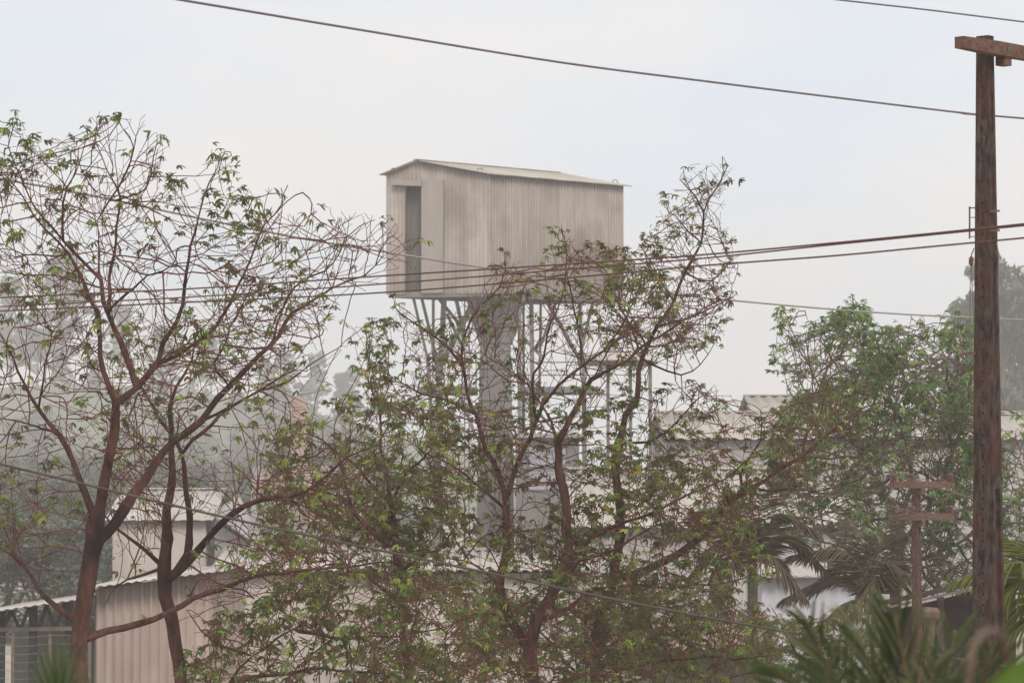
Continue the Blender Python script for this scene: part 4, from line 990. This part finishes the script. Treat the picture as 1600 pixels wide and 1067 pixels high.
for i in range(12): EL.append((-30 + 56 * i + rw.uniform(-10, 10), rw.uniform(700, 725), 330 + rw.uniform(-15, 15), i % 3, 1.5, 'pale scrub bush, %s from the left edge in the row under the hill' % ORD[i]))
for i in range(11):
    px = -30 + 58 * i + rw.uniform(-14, 14); EL.append((px, rw.uniform(540, 610), 535 + rw.uniform(-15, 15), i % 4, 1.5, 'faded hillside tree, %s from the left edge in the middle row' % ['first', 'second', 'third', 'fourth', 'fifth', 'sixth', 'seventh', 'eighth', 'ninth', 'tenth', 'eleventh'][i]))
for i in range(11):
    px = -40 + 60 * i + rw.uniform(-14, 14); EL.append((px, rw.uniform(640, 680), 470 + rw.uniform(-15, 15), (i + 2) % 4, 1.7, 'faded low tree, %s from the left edge in the front row' % ['first', 'second', 'third', 'fourth', 'fifth', 'sixth', 'seventh', 'eighth', 'ninth', 'tenth', 'eleventh'][i]))
for px, py, D, k, wd, lb in EL: euc(px, py, D, k, lb, wide=wd)

# ------------------------------------------------------------------ palms
def leaflet_mesh(name, m, n=5):
    V = []; Fq = []
    for i in range(n + 1):
        t = i / n; w_ = .5 * (math.sin(math.pi * min(1, t * .85 + .12))) ** .7 if i < n else 0.01
        z = -.10 * t * t
        V += [(t, -w_, z + .12 * w_), (t, 0, z - .0), (t, w_, z + .12 * w_)]
    for i in range(n):
        a = i * 3
        Fq += [(a, a + 3, a + 4, a + 1), (a + 1, a + 4, a + 5, a + 2)]
    return mesh_np(name, V, np.array(Fq), m, smooth=True)
LFM = {}
def frond(root, pts, nlf, ll, wd, m, ms, seed, single=True, lean=.75, sag=.15, rr=.012):
    """rachis through pts (world) with leaflets in two rows"""
    r = np.random.default_rng(seed); ch = [Vector(p) for p in catmull(pts, .06)]
    L = len(ch)
    fr_ = MB().tube(ch, [rr * (1 - .8 * i / (L - 1)) for i in range(L)], 5).build('frond', M['rachis'], root, smooth=True)
    rl = Vector(root_loc(root)); VV = []; FF = []; off = 0
    for side in (-1, 1):
        for k in range(nlf):
            t = .10 + .9 * (k + r.uniform(-.25, .25)) / nlf; t = min(max(t, 0.05), .995)
            i = min(L - 2, int(t * (L - 1))); p = ch[i].lerp(ch[i + 1], t * (L - 1) - i); d = (ch[i + 1] - ch[i]).normalized()
            up = Vector((0, 0, 1)); lat = d.cross(up)
            if lat.length < .25: lat = d.cross(Vector((0, 1, 0)))
            lat.normalize(); nr = lat.cross(d).normalized()
            ang = lean * (1 - .45 * t) + r.normal(0, .08)
            x = (d * math.cos(ang) + lat * side * math.sin(ang) + nr * r.normal(.12, .1) + Vector((0, 0, -sag))).normalized()
            y = x.cross(nr).normalized(); z = x.cross(y).normalized()
            if z.z < 0: z = -z; y = -y
            l = ll * (math.sin(math.pi * min(1, .18 + .75 * t)) * .75 + .3) * r.uniform(.85, 1.12)
            mt = m if r.random() < .7 else ms
            Mx = Matrix((x * l, y * wd, z * l)).transposed()
            if mt.name not in LFM: LFM[mt.name] = leaflet_mesh('leaflet', mt)
            me = LFM[mt.name]
            if single:
                o = bpy.data.objects.new('leaflet', me); M4 = Mx.to_4x4(); M4.translation = p - rl; o.matrix_basis = M4; link(o, fr_)
            else:
                v = np.empty(len(me.vertices) * 3, np.float32); me.vertices.foreach_get('co', v); v = v.reshape(-1, 3) @ np.array(Mx).T + np.array(p)
                f = np.array([pl.vertices[:] for pl in me.polygons]); VV.append(v); FF.append(f + off); off += len(v)
    if VV:
        o = obj('leaflets', np.concatenate(VV), np.concatenate(FF), m, fr_, smooth=True); o['kind'] = 'stuff'
# foreground palm, lower right
D0 = 9.0
cpt = P(1425, 1330, D0)
fp = thing('foreground_palm', 'blurred green palm fronds close to the camera at lower right', 'palm', (cpt.x, D0, ground_z(D0)))
MB().tube([(cpt.x, D0, ground_z(D0) - .05), (cpt.x + .03, D0, (cpt.z + ground_z(D0)) / 2), cpt], [.11, .09, .07], 10).build('trunk', M['palm_trunk'], fp, smooth=True)
FR = [((1330, 1184, 8.67), (1250, 1074, 8.35), (1205, 1049, 8.10)), ((1370, 1174, 8.92), (1300, 1054, 8.75), (1262, 969, 8.59)), ((1400, 1174, 9.25), (1362, 1044, 9.41), (1335, 979, 9.49)),
      ((1425, 1174, 9.00), (1418, 1064, 9.00), (1398, 964, 8.92)), ((1450, 1174, 9.33), (1478, 1074, 9.57), (1492, 984, 9.74)), ((1480, 1184, 8.84), (1530, 1094, 8.59), (1550, 1014, 8.43)),
      ((1440, 1204, 8.51), (1450, 1114, 8.18), (1462, 1034, 7.94)), ((1360, 1204, 8.35), (1310, 1114, 8.02), (1290, 1049, 7.77)), ((1500, 1214, 9.25), (1580, 1134, 9.49), (1640, 1084, 9.65))]
for i, q in enumerate(FR):
    frond(fp, [cpt] + [P(*a) for a in q], 30, .26, .0075, M['palm'], M['palm_tip'], 300 + i, lean=.6, sag=.0, single=i in (1, 2, 3, 4, 6))
# yellow-green palm behind the tall pole, entering from the right
c = P(1655, 945, 36); yp = thing('yellowish_palm', 'yellow-green palm entering from the right edge behind the tall pole', 'palm', (c.x, 36, 0))
MB().tube([(c.x, 36, -.05), (c.x - .05, 36, c.z / 2), c], [.16, .13, .10], 10).build('trunk', M['palm_trunk'], yp, smooth=True)
for i, (x1, y1, x2, y2, dd) in enumerate(((1600, 880, 1500, 905, -1), (1610, 900, 1545, 960, -.6), (1630, 880, 1570, 840, .4), (1620, 960, 1560, 1010, -.5), (1640, 870, 1660, 800, .5), (1700, 880, 1780, 900, .2), (1690, 960, 1760, 1040, -.3), (1620, 930, 1568, 985, .5))):
    frond(yp, [c, P(x1, y1, 36 + dd * .6), P(x2, y2, 36 + dd)], 26, .5, .03, M['palm_y'], M['palm'], 330 + i, single=False, lean=.8, sag=.45, rr=.015)
# dusty palms among the trees
def dusty_palm(px, py, D, label, fronds, seed, wtr):
    c = P(px, py, D); p = thing('dusty_palm', label, 'palm', (c.x, D, 0), 'dusty palms between the trees')
    hh = c.z
    MB().tube([(c.x + .03, D, -.05), (c.x, D, hh * .5), (c.x, D, hh)], [wtr * 1.2, wtr, wtr * .85], 10).build('trunk', M['palm_trunk'], p, smooth=True)
    for i, (x1, y1, x2, y2, dd) in enumerate(fronds):
        frond(p, [c, P(x1, y1, D + dd * .6), P(x2, y2, D + dd)], 54, .5, .02, M['palm_dust'], M['palm'], seed + i, single=False, lean=.85, sag=.6, rr=.018)
dusty_palm(1176, 880, 52, 'dust-coated palm with a straight trunk right of centre', [(1120, 815, 1030, 845, -.8), (1150, 800, 1085, 800, .8), (1190, 790, 1215, 735, .5), (1215, 805, 1275, 830, -.5), (1225, 835, 1290, 890, .6), (1125, 850, 1075, 905, .5), (1205, 870, 1255, 930, -.7), (1165, 815, 1150, 770, -.6), (1140, 880, 1120, 950, -.7)], 360, .095)
dusty_palm(1368, 935, 53, 'dust-coated palm with drooping dry fronds before the white store', [(1320, 862, 1235, 868, -.6), (1330, 880, 1270, 912, .6), (1350, 860, 1330, 810, .8), (1385, 880, 1420, 900, -.5), (1370, 900, 1330, 960, -.8), (1310, 900, 1225, 935, .2), (1375, 850, 1400, 800, .5), (1330, 940, 1260, 990, -.6)], 380, .09)
# spiky fan plant, blurred, lower left
D1 = 10.5; c = P(92, 1120, D1)
fan = thing('fan_palm', 'blurred spiky fan palm leaf at the lower left edge', 'palm', (c.x, D1, ground_z(D1)))
MB().tube([(c.x, D1, ground_z(D1) - .03), (c.x, D1, c.z)], [.05, .02], 8).build('stem', M['palm_trunk'], fan, smooth=True)
lm = leaflet_mesh('blade', M['palm'])
for i, (x, y) in enumerate(((48, 1030), (58, 1012), (70, 1000), (82, 990), (95, 1000), (106, 985), (118, 1005), (128, 1018), (140, 1035), (40, 1050), (150, 1050), (100, 1015), (75, 1022))):
    t = P(x, y, D1 + random.uniform(-.15, .15)); v = t - c; X = v; Y = v.cross(Vector((0, 1, 0))).normalized() * .016; Z = X.cross(Y).normalized() * v.length
    o = bpy.data.objects.new('blade', lm); m4 = Matrix((X, Y, Z)).transposed().to_4x4(); m4.translation = c - fan.location; o.matrix_basis = m4; link(o, fan)
# dry bent stalk and broad-leaved plant in the corner
D2 = 4.4
ds = [P(1512, 1120, D2), P(1514, 1060, D2), P(1520, 1010, D2), P(1535, 988, D2 + .05), P(1556, 984, D2 + .1), P(1572, 1000, D2 + .15), P(1578, 1030, D2 + .18)]
ds = [Vector((ds[0].x - .02, D2, ground_z(D2) - .03))] + ds
tag(MB().tube([Vector(q) for q in catmull(ds, .03)], .0045, 8).build('dry_stalk', M['dry'], smooth=True, loc=tuple(ds[0])), 'blurred dry brown stalk bent over before the tall pole', 'stalk')
D3 = 3.8; c = P(1660, 1180, D3)
bp_ = thing('broadleaf_plant', 'very blurred bright green broad leaf in the lower right corner', 'plant', (c.x, D3, ground_z(D3)))
MB().tube([(c.x, D3, ground_z(D3) - .03), (c.x - .005, D3, (c.z + ground_z(D3)) / 2), c], [.012, .01, .006], 8).build('stem', M['broad'], bp_, smooth=True)
bl = leaflet_mesh('leaf', M['broad'], 8)
for x0, y0, x1, y1, wd in ((1650, 1018, 1545, 1085, .04), (1660, 1120, 1740, 1050, .04), (1650, 1150, 1590, 1200, .035)):
    a = P(x0, y0, D3); t = P(x1, y1, D3 - .03); X = t - a; Y = X.cross(Vector((0, 1, .35))).normalized() * wd; Z = X.cross(Y).normalized() * X.length
    o = bpy.data.objects.new('leaf', bl); m4 = Matrix((X, Y, Z)).transposed().to_4x4(); m4.translation = a - bp_.location; o.matrix_basis = m4; link(o, bp_)
    MB().tube([c, (c + a) / 2 + Vector((.01, 0, 0)), a], .004, 6).build('petiole', M['broad'], bp_, smooth=True)

# ------------------------------------------------------------------ dust haze
hb = MB(); bx_ = [(-820, -45), (820, -45), (820, 1520), (-820, 1520)]; hb.hexa([(x, y, -1) for x, y in bx_], [(x, y, 72) for x, y in bx_])
hm = bpy.data.materials.new('dust_haze'); hm.use_nodes = True; t = hm.node_tree
for n in list(t.nodes): t.nodes.remove(n)
pv = t.nodes.new('ShaderNodeVolumePrincipled'); pv.inputs['Color'].default_value = (.99, .965, .945, 1); pv.inputs['Density'].default_value = .0009; pv.inputs['Anisotropy'].default_value = 0.0
mo = t.nodes.new('ShaderNodeOutputMaterial'); t.links.new(pv.outputs[0], mo.inputs['Volume'])
hz = hb.build('haze', hm); tag(hz, 'pale industrial dust hanging in the air', None, kind='stuff')
